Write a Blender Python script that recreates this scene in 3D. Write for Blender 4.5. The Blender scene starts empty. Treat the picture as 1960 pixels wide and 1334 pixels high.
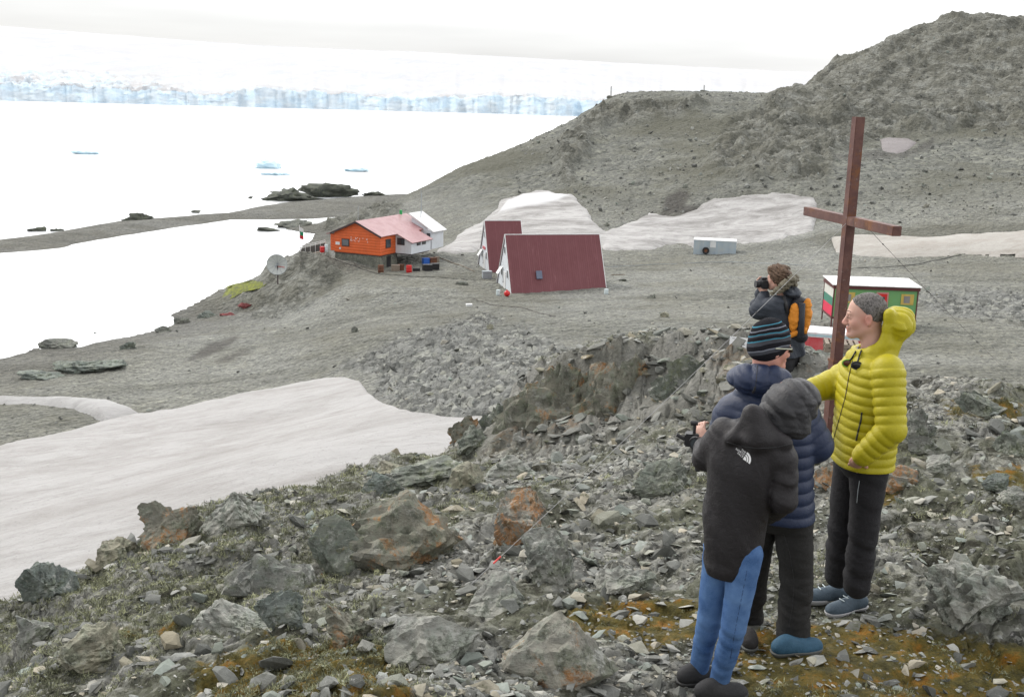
import bpy, bmesh, math, random
import numpy as np
from mathutils import Vector, Matrix

# ------------------------------------------------------------------ camera, sky, sun, exposure
FPX, PITCH, ROLL, HC = 2128.0, math.radians(12.63), math.radians(1.55), 22.0
scene = bpy.context.scene
COL = scene.collection
_F = np.array([0, math.cos(PITCH), -math.sin(PITCH)])
_R0 = np.array([1.0, 0, 0]); _U0 = np.array([0, math.sin(PITCH), math.cos(PITCH)])
_R = _R0*math.cos(ROLL) + _U0*math.sin(ROLL); _U = _U0*math.cos(ROLL) - _R0*math.sin(ROLL)
cam = bpy.data.cameras.new('camera'); camo = bpy.data.objects.new('camera', cam); COL.objects.link(camo)
cam.sensor_width = 36; cam.lens = 36*FPX/1960; cam.clip_start = 0.1; cam.clip_end = 30000
camo.matrix_world = Matrix(((_R[0], _U[0], -_F[0], 0), (_R[1], _U[1], -_F[1], 0), (_R[2], _U[2], -_F[2], HC), (0, 0, 0, 1)))
scene.camera = camo

SUN_AZ, SUN_EL = math.radians(-50), math.radians(42)      # azimuth from +Y, negative = left
world = bpy.data.worlds.new('World'); scene.world = world; world.use_nodes = True
def build_world():
    nt = world.node_tree; N = nt.nodes; L = nt.links
    N.clear()
    out = N.new('ShaderNodeOutputWorld'); bg = N.new('ShaderNodeBackground'); bg.inputs['Strength'].default_value = 0.1
    sky = N.new('ShaderNodeTexSky'); sky.sky_type = 'NISHITA'; sky.sun_disc = False
    sky.sun_elevation = SUN_EL; sky.sun_rotation = SUN_AZ
    tc = N.new('ShaderNodeTexCoord'); sep = N.new('ShaderNodeSeparateXYZ'); L.new(tc.outputs['Generated'], sep.inputs[0])
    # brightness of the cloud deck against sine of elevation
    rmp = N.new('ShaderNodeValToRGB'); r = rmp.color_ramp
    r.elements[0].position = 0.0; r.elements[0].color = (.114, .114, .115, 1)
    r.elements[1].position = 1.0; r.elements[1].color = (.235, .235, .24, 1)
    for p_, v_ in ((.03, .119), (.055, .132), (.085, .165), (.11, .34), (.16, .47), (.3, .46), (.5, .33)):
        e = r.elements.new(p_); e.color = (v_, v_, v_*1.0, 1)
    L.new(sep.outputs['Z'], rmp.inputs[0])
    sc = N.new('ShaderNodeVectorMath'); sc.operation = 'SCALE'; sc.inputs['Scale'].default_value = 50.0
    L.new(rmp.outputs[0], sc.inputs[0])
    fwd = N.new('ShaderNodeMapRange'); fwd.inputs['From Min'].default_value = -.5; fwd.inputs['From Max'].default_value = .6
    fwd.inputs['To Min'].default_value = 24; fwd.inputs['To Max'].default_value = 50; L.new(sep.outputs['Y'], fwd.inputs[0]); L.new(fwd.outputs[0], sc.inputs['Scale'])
    # soft grey banks
    mp = N.new('ShaderNodeMapping'); mp.inputs['Scale'].default_value = (1.6, 1.6, 14); L.new(tc.outputs['Generated'], mp.inputs[0])
    no = N.new('ShaderNodeTexNoise'); no.inputs['Scale'].default_value = 1.5; no.inputs['Detail'].default_value = 4; L.new(mp.outputs[0], no.inputs[0])
    mr = N.new('ShaderNodeMapRange'); mr.inputs['From Min'].default_value = .3; mr.inputs['From Max'].default_value = .7
    mr.inputs['To Min'].default_value = .86; mr.inputs['To Max'].default_value = 1.12; L.new(no.outputs[0], mr.inputs[0])
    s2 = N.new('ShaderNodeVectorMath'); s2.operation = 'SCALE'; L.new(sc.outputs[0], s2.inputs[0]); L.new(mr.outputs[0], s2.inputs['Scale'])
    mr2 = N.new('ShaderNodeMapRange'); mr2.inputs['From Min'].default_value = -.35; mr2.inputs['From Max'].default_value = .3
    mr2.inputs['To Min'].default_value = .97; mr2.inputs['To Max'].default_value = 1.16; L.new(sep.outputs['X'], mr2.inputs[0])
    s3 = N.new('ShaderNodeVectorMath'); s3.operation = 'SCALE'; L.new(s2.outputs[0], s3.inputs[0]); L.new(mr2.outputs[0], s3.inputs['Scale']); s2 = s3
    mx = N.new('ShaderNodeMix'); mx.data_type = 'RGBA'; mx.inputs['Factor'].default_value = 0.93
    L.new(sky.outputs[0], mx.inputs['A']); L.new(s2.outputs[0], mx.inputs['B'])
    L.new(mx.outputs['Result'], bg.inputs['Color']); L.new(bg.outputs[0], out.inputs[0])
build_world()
sl = bpy.data.lights.new('sun', 'SUN'); sl.energy = 1.5; sl.angle = math.radians(10); sl.color = (1, .945, .87)
so = bpy.data.objects.new('sun', sl); COL.objects.link(so)
so.rotation_euler = (math.pi/2 - SUN_EL, 0, -SUN_AZ + math.pi)   # aimed from the sun's side down to the scene
_sd = Vector((math.sin(SUN_AZ)*math.cos(SUN_EL), math.cos(SUN_AZ)*math.cos(SUN_EL), math.sin(SUN_EL)))
so.rotation_euler = _sd.to_track_quat('Z', 'Y').to_euler(); so.location = (0, 0, 80)
scene.view_settings.view_transform = 'Standard'; scene.view_settings.look = 'None'
scene.view_settings.exposure = 0.52; scene.view_settings.gamma = 1.0
scene.cycles.max_bounces = 6

# ------------------------------------------------------------------ helpers
def ray(u, v):
    d = _F + (u-980)/FPX*_R + (667-v)/FPX*_U
    return d/math.hypot(d[0], d[1])
def at(u, v, r):                     # world point seen at photo pixel (u,v) at horizontal range r
    return ray(u, v)*r + np.array([0, 0, HC])
def atz(u, v, z):
    d = ray(u, v); return d*((z-HC)/d[2]) + np.array([0, 0, HC])
def az_of(u, v=300):
    d = ray(u, v); return math.atan2(d[0], d[1])

def tag(o, label=None, cat=None, group=None, kind=None):
    if label: o['label'] = label
    if cat: o['category'] = cat
    if group: o['group'] = group
    if kind: o['kind'] = kind
    return o
def mesh_obj(name, V, Fc, mat=None, parent=None, smooth=True, loc=None):
    me = bpy.data.meshes.new(name)
    V = np.asarray(V, dtype=np.float32)
    if isinstance(Fc, np.ndarray):
        n, k = Fc.shape
        me.vertices.add(len(V)); me.vertices.foreach_set('co', V.ravel())
        me.loops.add(n*k); me.loops.foreach_set('vertex_index', Fc.astype(np.int32).ravel())
        me.polygons.add(n); me.polygons.foreach_set('loop_start', np.arange(0, n*k, k, dtype=np.int32))
        me.polygons.foreach_set('loop_total', np.full(n, k, dtype=np.int32))
        me.update(calc_edges=True)
    else:
        me.from_pydata([tuple(map(float, v)) for v in V], [], [tuple(f) for f in Fc]); me.update()
    me.polygons.foreach_set('use_smooth', np.full(len(me.polygons), smooth, dtype=bool))
    if mat is not None:
        for m in (mat if isinstance(mat, (list, tuple)) else [mat]): me.materials.append(m)
    o = bpy.data.objects.new(name, me); COL.objects.link(o)
    if parent is not None: o.parent = parent
    if loc is not None: o.location = loc
    return o
def set_attr(o, name, arr):
    a = o.data.attributes.new(name, 'FLOAT', 'POINT'); a.data.foreach_set('value', np.asarray(arr, dtype=np.float32).ravel())
def empty(name, loc=(0, 0, 0), rz=0.0, **k):
    o = bpy.data.objects.new(name, None); COL.objects.link(o); o.location = loc; o.rotation_euler = (0, 0, rz)
    o.empty_display_size = .2
    tag(o, **k); return o

def hsh(ix, iy, s):
    with np.errstate(over='ignore'):
        h = (ix.astype(np.int64)*374761393 + iy.astype(np.int64)*668265263 + int(s)*1442695041) & 0xffffffff
        h = ((h ^ (h >> 13))*1274126177) & 0xffffffff
        h = (h ^ (h >> 16)) & 0xffffff
    return h/float(0xffffff)
def vnoise(x, y, s=0):
    ix = np.floor(x); iy = np.floor(y); fx = x-ix; fy = y-iy
    fx = fx*fx*(3-2*fx); fy = fy*fy*(3-2*fy); ix = ix.astype(np.int64); iy = iy.astype(np.int64)
    a = hsh(ix, iy, s); b = hsh(ix+1, iy, s); c = hsh(ix, iy+1, s); d = hsh(ix+1, iy+1, s)
    return (a+(b-a)*fx + (c-a)*fy + (a-b-c+d)*fx*fy)*2-1
def fbm(x, y, s=0, octv=4, g=.5):
    t = 0; a = 1; n = 0
    for k in range(octv):
        cs, sn = math.cos(k*.9+.3), math.sin(k*.9+.3)
        t = t+a*vnoise((x*cs-y*sn)*2**k+k*17.3, (x*sn+y*cs)*2**k+k*9.1, s+k*7); n += a; a *= g
    return t/n
def blocks(x, y, size, s=0, tilt=.5):
    """angular slabs: every cell is a tilted plane; returns height about +-1 and distance to the crack"""
    X = x/size; Y = y/size; ix = np.floor(X).astype(np.int64); iy = np.floor(Y).astype(np.int64)
    b1 = np.full(X.shape, 9.0); b2 = np.full(X.shape, 9.0); h = np.zeros(X.shape)
    for dx in (-1, 0, 1):
        for dy in (-1, 0, 1):
            cx = ix+dx; cy = iy+dy
            px = cx+hsh(cx, cy, s)-X; py = cy+hsh(cx, cy, s+1)-Y
            d = px*px+py*py
            hh = (hsh(cx, cy, s+2)*2-1) + tilt*((hsh(cx, cy, s+3)*2-1)*px+(hsh(cx, cy, s+4)*2-1)*py)*2
            m = d < b1
            b2 = np.where(m, b1, np.minimum(b2, d)); h = np.where(m, hh, h); b1 = np.where(m, d, b1)
    h = h*sstep(0, .22, np.sqrt(b2)-np.sqrt(b1))
    return h, np.sqrt(b2)-np.sqrt(b1)
def sstep(a, b, x):
    t = np.clip((x-a)/(b-a), 0, 1); return t*t*(3-2*t)
def poly_sd(px, py, poly):
    """signed distance to polygon, positive inside"""
    P = np.asarray(poly, float); Q = np.roll(P, -1, 0)
    best = np.full(px.shape, 1e18); ins = np.zeros(px.shape, bool)
    for (ax, ay), (bx, by) in zip(P, Q):
        ex, ey = bx-ax, by-ay
        t = np.clip(((px-ax)*ex+(py-ay)*ey)/(ex*ex+ey*ey+1e-12), 0, 1)
        d = (px-ax-t*ex)**2+(py-ay-t*ey)**2; best = np.minimum(best, d)
        c = ((ay > py) != (by > py)) & (px < (bx-ax)*(py-ay)/(by-ay+1e-12)+ax); ins ^= c
    return np.where(ins, 1, -1)*np.sqrt(best)

# ------------------------------------------------------------------ materials
class Mat:
    def __init__(s, name, rough=.8, spec=.3, **kw):
        s.m = bpy.data.materials.new(name); s.m.use_nodes = True; s.nt = s.m.node_tree; s.N = s.nt.nodes; s.L = s.nt.links
        s.b = s.N['Principled BSDF']; s.b.inputs['Roughness'].default_value = rough; s.b.inputs['Specular IOR Level'].default_value = spec
        s.tc = s.N.new('ShaderNodeTexCoord'); s.co = s.tc.outputs['Object']
        for k, v in kw.items(): s.b.inputs[k].default_value = v
    def inp(s, sock, v):
        if v is None: return
        if hasattr(v, 'is_output') or isinstance(v, bpy.types.NodeSocket): s.L.new(v, sock)
        elif isinstance(v, (tuple, list)) and len(v) == 3 and sock.type == 'RGBA': sock.default_value = (*v, 1)
        else: sock.default_value = v
    def map(s, scale=(1, 1, 1), rot=(0, 0, 0), co=None):
        n = s.N.new('ShaderNodeMapping'); n.inputs['Scale'].default_value = scale; n.inputs['Rotation'].default_value = rot
        s.L.new(co or s.co, n.inputs[0]); return n.outputs[0]
    def noise(s, scale, det=4, rough=.55, co=None, dist=0):
        n = s.N.new('ShaderNodeTexNoise'); n.inputs['Scale'].default_value = scale; n.inputs['Detail'].default_value = det
        n.inputs['Roughness'].default_value = rough; n.inputs['Distortion'].default_value = dist; s.L.new(co or s.co, n.inputs[0]); return n.outputs['Fac']
    def vor(s, scale, out='Color', feat='F1', co=None, rnd=1):
        n = s.N.new('ShaderNodeTexVoronoi'); n.feature = feat; n.inputs['Scale'].default_value = scale; n.inputs['Randomness'].default_value = rnd
        s.L.new(co or s.co, n.inputs[0]); return n.outputs[out]
    def wave(s, scale, dist=0, axis='Z', det=2, co=None, prof='SIN'):
        n = s.N.new('ShaderNodeTexWave'); n.bands_direction = axis; n.wave_profile = prof; n.inputs['Scale'].default_value = scale
        n.inputs['Distortion'].default_value = dist; n.inputs['Detail'].default_value = det; s.L.new(co or s.co, n.inputs[0]); return n.outputs['Fac']
    def ramp(s, fac, stops, interp='LINEAR'):
        n = s.N.new('ShaderNodeValToRGB'); r = n.color_ramp; r.interpolation = interp
        while len(r.elements) < len(stops): r.elements.new(.5)
        for e, (p, c) in zip(r.elements, stops):
            e.position = p; e.color = (c, c, c, 1) if isinstance(c, (int, float)) else (*c, 1)
        s.L.new(fac, n.inputs[0]); return n.outputs[0]
    def mix(s, f, a, b, mode='MIX'):
        n = s.N.new('ShaderNodeMix'); n.data_type = 'RGBA'; n.blend_type = mode
        s.inp(n.inputs['Factor'], f); s.inp(n.inputs['A'], a); s.inp(n.inputs['B'], b); return n.outputs['Result']
    def math(s, op, a, b=None, c=None):
        n = s.N.new('ShaderNodeMath'); n.operation = op; s.inp(n.inputs[0], a)
        if b is not None: s.inp(n.inputs[1], b)
        if c is not None: s.inp(n.inputs[2], c)
        return n.outputs[0]
    def rng(s, f, a, b, c=0, d=1):
        n = s.N.new('ShaderNodeMapRange'); n.inputs[1].default_value = a; n.inputs[2].default_value = b
        n.inputs[3].default_value = c; n.inputs[4].default_value = d; s.L.new(f, n.inputs[0]); return n.outputs[0]
    def attr(s, name):
        n = s.N.new('ShaderNodeAttribute'); n.attribute_name = name; return n.outputs['Fac']
    def sep(s, co, ax):
        n = s.N.new('ShaderNodeSeparateXYZ'); s.L.new(co, n.inputs[0]); return n.outputs[ax]
    def bump(s, h, strength=.5, dist=.02, prev=None):
        n = s.N.new('ShaderNodeBump'); n.inputs['Strength'].default_value = strength; n.inputs['Distance'].default_value = dist
        s.L.new(h, n.inputs['Height'])
        if prev is not None: s.L.new(prev, n.inputs['Normal'])
        s.L.new(n.outputs[0], s.b.inputs['Normal']); return n.outputs[0]
    def col(s, c): s.inp(s.b.inputs['Base Color'], c); return s
    def rough(s, v): s.inp(s.b.inputs['Roughness'], v); return s

def rock_mat(name, base=(.17, .175, .165), orange=.0, scale=1.0, pale=.5, green=.4):
    m = Mat(name, rough=.9, spec=.25)
    n1 = m.noise(1.3*scale, 6, .65); n2 = m.noise(6*scale, 8, .7); n3 = m.noise(28*scale, 6, .7)
    c = m.mix(m.rng(n1, .35, .65), tuple(x*.62 for x in base), (base[0]*1.5, base[1]*1.46, base[2]*1.35))
    c = m.mix(m.math('MULTIPLY', m.rng(n2, .45, .6), .55), c, (base[0]*.95, base[1]*1.08, base[2]*1.0))
    # grey-green crust
    c = m.mix(m.math('MULTIPLY', m.rng(m.noise(3.1*scale, 8, .75), .52, .6), green), c, (.16, .175, .115))
    # pale crust lichens
    c = m.mix(m.math('MULTIPLY', m.rng(m.noise(4.3*scale, 9, .7, dist=.6), .56, .62), pale), c, (.42, .42, .39))
    sp = m.vor(9*scale, 'Distance'); c = m.mix(m.math('MULTIPLY', m.rng(sp, .16, .1), m.math('MULTIPLY', m.rng(n1, .5, .6), pale)), c, (.5, .5, .47))
    if orange > 0:
        o = m.math('MULTIPLY', m.rng(m.noise(1.4*scale, 9, .78, dist=.4), .62-.1*orange, .67-.1*orange), m.rng(n3, .35, .55))
        c = m.mix(m.math('MULTIPLY', o, .8), c, m.mix(n3, (.32, .10, .03), (.42, .22, .06)))
    c = m.mix(m.math('MULTIPLY', m.rng(m.noise(7*scale, 9, .85), .5, .6), .75), c, (.055, .06, .045)); c = m.mix(m.math('MULTIPLY', m.rng(m.noise(17*scale, 8, .85), .58, .64), pale), c, (.40, .40, .37))
    m.col(c)
    h = m.math('ADD', m.math('MULTIPLY', n2, 1.0), m.math('MULTIPLY', n3, .5))
    st = m.noise(1, 6, .7, co=m.map((3*scale, 4*scale, 16*scale), (.5, .35, 0)))
    h = m.math('ADD', h, m.math('MULTIPLY', st, .8))
    m.bump(h, .9, .035/scale); return m.m
# ------------------------------------------------------------------ terrain (one heightfield through surveyed points)
CP = []                                          # (azimuth, ln r, z)
def P_(u, v, r): p = at(u, v, r); CP.append((math.atan2(p[0], p[1]), math.log(r), p[2]))
def V_(u, v, z):
    p = atz(u, v, z); CP.append((math.atan2(p[0], p[1]), math.log(math.hypot(p[0], p[1])), z))
def A_(u, r, h): CP.append((az_of(u), math.log(r), HC-h))
def D_(deg, r, h): CP.append((math.radians(deg), math.log(r), HC-h))
for a in (-60, -30, 0, 30, 60): D_(a, 1.0, 1.75); D_(a, 2.2, 1.95)
for u, r, h in ((0, 5, 3.0), (500, 4.3, 2.45), (980, 4.0, 2.25), (1400, 4.6, 2.62), (1960, 4.6, 2.6)): P_(u, 1334, r)
CP[-5:] = [(az_of(u, 1334), math.log(r), HC-h) for u, r, h in ((0, 5.2, 3.15), (500, 4.4, 2.55), (980, 4.0, 2.35), (1400, 4.6, 2.68), (1960, 4.7, 2.6))]
D_(-42, 7, 4.6); D_(-55, 12, 9); D_(42, 7, 2.7); D_(50, 12, 3.4); D_(-60, 25, 16); D_(-60, 60, 20.5); D_(60, 30, 9); D_(60, 80, 14)
D_(-45, 90, 22.5); D_(-50, 160, 25); D_(45, 200, -8); D_(60, 200, -10); D_(40, 120, 14); D_(35, 60, 13); D_(38, 25, 8)
for u, v, r in ((1610, 1168, 6.1), (1475, 1240, 5.5), (1350, 1318, 5.0), (1700, 1160, 6.2), (1300, 1130, 6.2), (1900, 1000, 7.4), (1600, 1000, 7.6),
                (1850, 850, 9.3), (1500, 900, 8.8), (1250, 950, 8.5), (1700, 800, 10), (1950, 760, 10.8), (1760, 742, 11.3), (1880, 738, 11.5)): P_(u, v, r)
for u, v, r in ((900, 1150, 6.0), (600, 1150, 6.6), (300, 1200, 6.8), (100, 1280, 6.4), (700, 1000, 8.6), (1000, 1000, 7.9), (950, 900, 10.8), (1200, 870, 10.6),
                (750, 940, 10.9), (500, 1050, 8.6)): P_(u, v, r)
RIDGE = ((-200, 1200, 9.0), (0, 1165, 8.8), (130, 1100, 9.3), (260, 1060, 9.6), (330, 995, 10.6), (480, 968, 11.2), (640, 915, 12.8), (760, 898, 13.8), (860, 866, 14.8), (905, 838, 15.6))
for u, v, r in RIDGE:
    P_(u, v, r); p = at(u, v, r); a = math.atan2(p[0], p[1]); h = HC-p[2]
    CP.append((a, math.log(r*1.35), HC-(h+2.2+.18*r))); CP.append((a, math.log(r*2.1), HC-min(15.5, h*2.1+2.5)))
# outcrop: foot, brow, back
for u, v, r in ((900, 872, 13.9), (1000, 856, 12.9), (1160, 846, 12.2), (1300, 800, 11.8), (1400, 765, 11.4)): P_(u, v, r)
for u, v, r in ((960, 790, 14.4), (1040, 725, 13.9), (1160, 712, 13.2), (1300, 705, 12.8), (1400, 690, 12.3)): P_(u, v, r)
for u, v, r in ((1000, 760, 16.2), (1080, 700, 16), (1200, 678, 15.6), (1320, 652, 15), (1450, 660, 14), (1560, 690, 13), (1640, 730, 12.6)):
    P_(u, v, r); p = at(u, v, r); a = math.atan2(p[0], p[1]); h = HC-p[2]
    CP.append((a, math.log(r*1.3), HC-(h+2.6))); CP.append((a, math.log(r*1.8), HC-(h+6.2)))
for u in (1720, 1850, 1990): A_(u, 15, 4.8); A_(u, 22, 8.2)
for u in (950, 1200, 1450, 1700, 1900): A_(u, 36, 12.6+(1450-u)*.0008)
# valley, plain and shore, by height above the sea
for u, v, z in ((0, 1130, 6.0), (0, 1000, 3.6), (0, 880, 2.0), (300, 970, 6.2), (300, 850, 3.2), (600, 890, 7.5), (600, 800, 5), (600, 740, 4.1), (880, 812, 8.3),
                (750, 780, 6.6), (100, 800, 2.2), (0, 760, 1.3), (250, 790, 2.4), (200, 700, 1.2), (400, 640, 1.4), (550, 640, 2.6), (500, 700, 2.8), (700, 700, 4.6),
                (700, 620, 4.7), (850, 640, 6.2), (1000, 700, 8.3), (900, 760, 8.2), (1000, 580, 4.8), (1160, 568, 4.9), (1000, 640, 6.3), (1250, 620, 6.9), (1400, 560, 6),
                (1300, 500, 5.1), (1400, 475, 5.6), (1200, 480, 5.2), (950, 490, 4.9), (830, 475, 5.1), (740, 515, 4.5), (640, 490, 5.2), (600, 498, 5), (572, 503, 4.7),
                (700, 540, 4.4), (850, 540, 4.6), (500, 596, .9), (560, 600, 1.6), (515, 560, 2.4), (545, 512, 4.5), (600, 560, 3.2), (650, 560, 3.9), (480, 640, 1.9),
                (1600, 600, 6.1), (1760, 600, 6.3), (1900, 600, 6.6), (1600, 520, 5.8), (1900, 530, 6.5), (1850, 700, 8.0), (1700, 680, 7.4), (1950, 640, 7.6),
                (1500, 620, 7.0), (1250, 660, 7.6)): V_(u, v, z)
for u, r, z in ((620, 150, -.5), (560, 135, -1.5), (690, 160, 1.2), (740, 165, 3.2), (650, 175, .6), (300, 140, -2), (0, 130, -2), (500, 165, -2), (200, 250, -3), (500, 320, -4), (0, 330, -5), (-300, 300, -5)): A_(u, r, HC-z)
for u, v, r in ((1000, 415, 150), (1100, 415, 150), (1300, 425, 148), (1500, 442, 142), (1600, 432, 140), (1800, 445, 138), (1960, 440, 138), (900, 440, 148),
                (900, 385, 168), (1000, 335, 185), (1150, 330, 178), (1250, 260, 205), (1150, 235, 218), (1350, 310, 180), (1400, 365, 158), (1500, 300, 178),
                (1500, 240, 212), (1700, 310, 178), (1700, 200, 228), (1700, 125, 262), (1900, 300, 185), (1900, 200, 228), (1900, 120, 262), (1800, 390, 152), (2100, 300, 185),
                (2100, 440, 138), (820, 405, 165)): P_(u, v, r)
SIL = ((772, 380, 186), (850, 337, 200), (950, 299, 210), (1030, 264, 220), (1100, 230, 230), (1135, 208, 233), (1165, 188, 235), (1250, 174, 240), (1320, 174, 245), (1420, 199, 265),
       (1500, 188, 270), (1560, 148, 275), (1590, 128, 276), (1640, 100, 280), (1700, 78, 285), (1760, 56, 290), (1800, 47, 295), (1850, 33, 300), (1900, 45, 305), (1960, 36, 310), (2150, 30, 315), (2500, 60, 320))
for u, v, r in SIL:
    P_(u, v, r); p = at(u, v, r); a = math.atan2(p[0], p[1]); e = (p[2]-HC)/r
    CP.append((a, math.log(r*1.12), HC+(e-.025)*r*1.12)); CP.append((a, math.log(r*1.5), HC+(e-.11)*r*1.5))
CP = np.array(CP)
_K = np.hypot(CP[:, None, 0]-CP[None, :, 0], CP[:, None, 1]-CP[None, :, 1]); _K = np.sqrt(_K**2+.025**2)
_E = (CP[:, 2]-HC)/np.exp(CP[:, 1])
_W = np.linalg.solve(_K+np.eye(len(CP))*-1e-4, _E)
def base_e(a, lr):
    o = np.zeros(a.shape)
    for i in range(len(CP)): o += _W[i]*np.sqrt((a-CP[i, 0])**2+(lr-CP[i, 1])**2+.025**2)
    return o
def px2w(pts): return [tuple(atz(u, v, 0)[:2]) for u, v in pts]
LAND = px2w([(-300, 745), (0, 692), (40, 684), (62, 668), (150, 664), (170, 655), (240, 645), (300, 628), (335, 600), (400, 586), (425, 572), (470, 556), (505, 546), (520, 530), (540, 512), (552, 497), (566, 486), (585, 466),
              (600, 448), (575, 446), (540, 440), (560, 430), (600, 428), (620, 424), (650, 412), (690, 405), (720, 402)]) + [(-14, 215), (-16, 285), (30, 335), (120, 430), (500, 560), (500, -60), (-140, -60), (-140, 60)]
SPIT = px2w([(-200, 502), (0, 484), (110, 474), (150, 466), (300, 440), (390, 428), (440, 420), (520, 420), (600, 419), (650, 415), (720, 404), (790, 392), (790, 372), (740, 373), (640, 380), (560, 386), (490, 396), (440, 408), (380, 411), (230, 424), (100, 446), (0, 459), (-200, 484)])
# grid
_az = np.concatenate([np.linspace(-75, -31, 60)[:-1], np.linspace(-31, 31, 1150), np.linspace(31, 75, 60)[1:]])*math.pi/180
_lr = [math.log(1.2)]
while math.exp(_lr[-1]) < 620:
    r = math.exp(_lr[-1]); _lr.append(_lr[-1]+min(.0068, max(.0030, .0011+.00048*r)) if r < 60 else _lr[-1]+(.0062 if r < 130 else .0042 if r < 330 else .02))
_lr = np.array(_lr)
NA, NR = len(_az), len(_lr)
# smooth base evaluated on a coarser lattice, then interpolated
ca = np.linspace(_az[0], _az[-1], 420); cr = np.linspace(_lr[0], _lr[-1], 420)
CE = base_e(*np.meshgrid(ca, cr, indexing='ij'))
def interp2(A, B, T, a, b):
    i = np.clip(np.searchsorted(A, a)-1, 0, len(A)-2); j = np.clip(np.searchsorted(B, b)-1, 0, len(B)-2)
    s = np.clip((a-A[i])/(A[i+1]-A[i]), 0, 1); t = np.clip((b-B[j])/(B[j+1]-B[j]), 0, 1)
    return T[i, j]*(1-s)*(1-t)+T[i+1, j]*s*(1-t)+T[i, j+1]*(1-s)*t+T[i+1, j+1]*s*t
GA, GR = np.meshgrid(_az, _lr, indexing='ij')
RR = np.exp(GR); GX = np.sin(GA)*RR; GY = np.cos(GA)*RR
GZ = HC+interp2(ca, cr, CE, GA, GR)*RR
_w = fbm(GX/9, GY/9, 31, 4)*2.0*sstep(30, 90, RR)
sdL = poly_sd(GX, GY, LAND)+_w*.8; sdS = poly_sd(GX, GY, SPIT)+_w*.5
GZ = np.where(sdL < 0, np.minimum(GZ, .05+.12*sdL), np.maximum(GZ, np.minimum(.05+.09*sdL, 1.2)))
GZ = np.where(RR > 60, GZ, GZ)
GZ = np.maximum(GZ, np.minimum(.02+.09*sdS, .7+.15*_w))
GZ = np.maximum(GZ, -6)
# photo position of the bare surface: only used to look up where patches of snow, scree and moss lie
def project(x, y, z):
    X = x*_R[0]+y*_R[1]+(z-HC)*_R[2]; Y = x*_U[0]+y*_U[1]+(z-HC)*_U[2]; D = x*_F[0]+y*_F[1]+(z-HC)*_F[2]
    D = np.maximum(D, .1); return 980+FPX*X/D, 667-FPX*Y/D
PU, PV = project(GX, GY, GZ)
FARM = (RR > 24)
jit = fbm(PU/60, PV/30, 77, 5)*8
def region(poly, m=None, j=1.0, soft=6):
    s = poly_sd(PU, PV, poly)+jit*j
    s = np.where(m if m is not None else FARM, s, -99); return s
SNOW = {
 'valley': region([(-300, 1300), (-300, 900), (0, 858), (60, 838), (200, 806), (262, 795), (330, 784), (480, 750), (600, 728), (660, 722), (690, 730), (706, 752), (738, 776), (790, 796), (850, 803), (960, 800), (980, 900), (700, 1050), (300, 1300)], j=.6),
 'strip': region([(-300, 765), (0, 757), (120, 757), (205, 764), (250, 778), (272, 793), (240, 802), (200, 806), (180, 792), (140, 776), (60, 768), (-300, 778)], j=.35),
 'slope': region([(838, 478), (880, 448), (930, 418), (965, 388), (1000, 372), (1050, 368), (1095, 372), (1125, 398), (1160, 444), (1205, 424), (1238, 408), (1235, 398), (1262, 412), (1290, 418), (1335, 402), (1345, 386), (1420, 372), (1500, 373), (1556, 380), (1562, 408), (1555, 435), (1480, 455), (1420, 466), (1320, 472), (1200, 472), (1000, 470)], j=1.7),
 'band': region([(1590, 452), (1640, 447), (1760, 452), (1850, 447), (1960, 440), (2300, 430), (2300, 486), (1960, 484), (1850, 482), (1740, 490), (1660, 488), (1600, 482)], j=.5),
 'hollow': region([(1686, 266), (1700, 262), (1738, 264), (1756, 272), (1742, 284), (1715, 294), (1690, 288)], j=.3),
}
SN = np.maximum.reduce([SNOW[k]-(0 if k not in ('gully',) else 9) for k in SNOW])
snowm = sstep(-3, 4, SN)
near = 1-sstep(17, 24, RR)
hill = sstep(142, 168, RR)*sstep(0, 6, sdL)*sstep(4.5, 9, GZ)
CLIFF = np.maximum.reduce([
    region([(1340, 330), (1400, 240), (1460, 190), (1560, 120), (1650, 60), (2300, -50), (2300, 260), (1960, 250), (1800, 258), (1680, 262), (1600, 300), (1580, 350), (1440, 345)], FARM, 2),
    region([(1030, 300), (1110, 210), (1160, 180), (1360, 168), (1400, 205), (1300, 240), (1180, 250), (1120, 330), (1180, 380), (1060, 372)], FARM, 2)-16,
    region([(485, 610), (490, 540), (520, 500), (560, 486), (610, 492), (680, 520), (660, 545), (610, 570), (560, 600), (520, 612)], FARM, 1.2),
    region([(600, 462), (620, 420), (690, 398), (770, 385), (790, 400), (740, 430), (640, 440)], FARM, 1)-9])
cliff = sstep(-8, 14, CLIFF)
BOULD = np.maximum.reduce([region([(700, 760), (740, 700), (860, 650), (1000, 620), (1100, 660), (1000, 760), (920, 830), (840, 805), (780, 795)], FARM, 2),
                           region([(640, 700), (760, 640), (900, 605), (960, 610), (900, 650), (700, 715)], FARM, 2),
                           region([(1700, 560), (1960, 560), (2300, 560), (2300, 640), (1960, 630), (1800, 610)], FARM, 2)])
bould = sstep(-10, 10, BOULD)
OUT = poly_sd(PU, PV, [(872, 872), (940, 770), (1000, 720), (1060, 690), (1180, 660), (1320, 640), (1470, 640), (1620, 690), (1600, 780), (1420, 780), (1320, 820), (1180, 862), (1000, 872)])
outc = sstep(-10, 15, np.where((RR > 9.8) & (RR < 22), OUT, -99))
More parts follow.
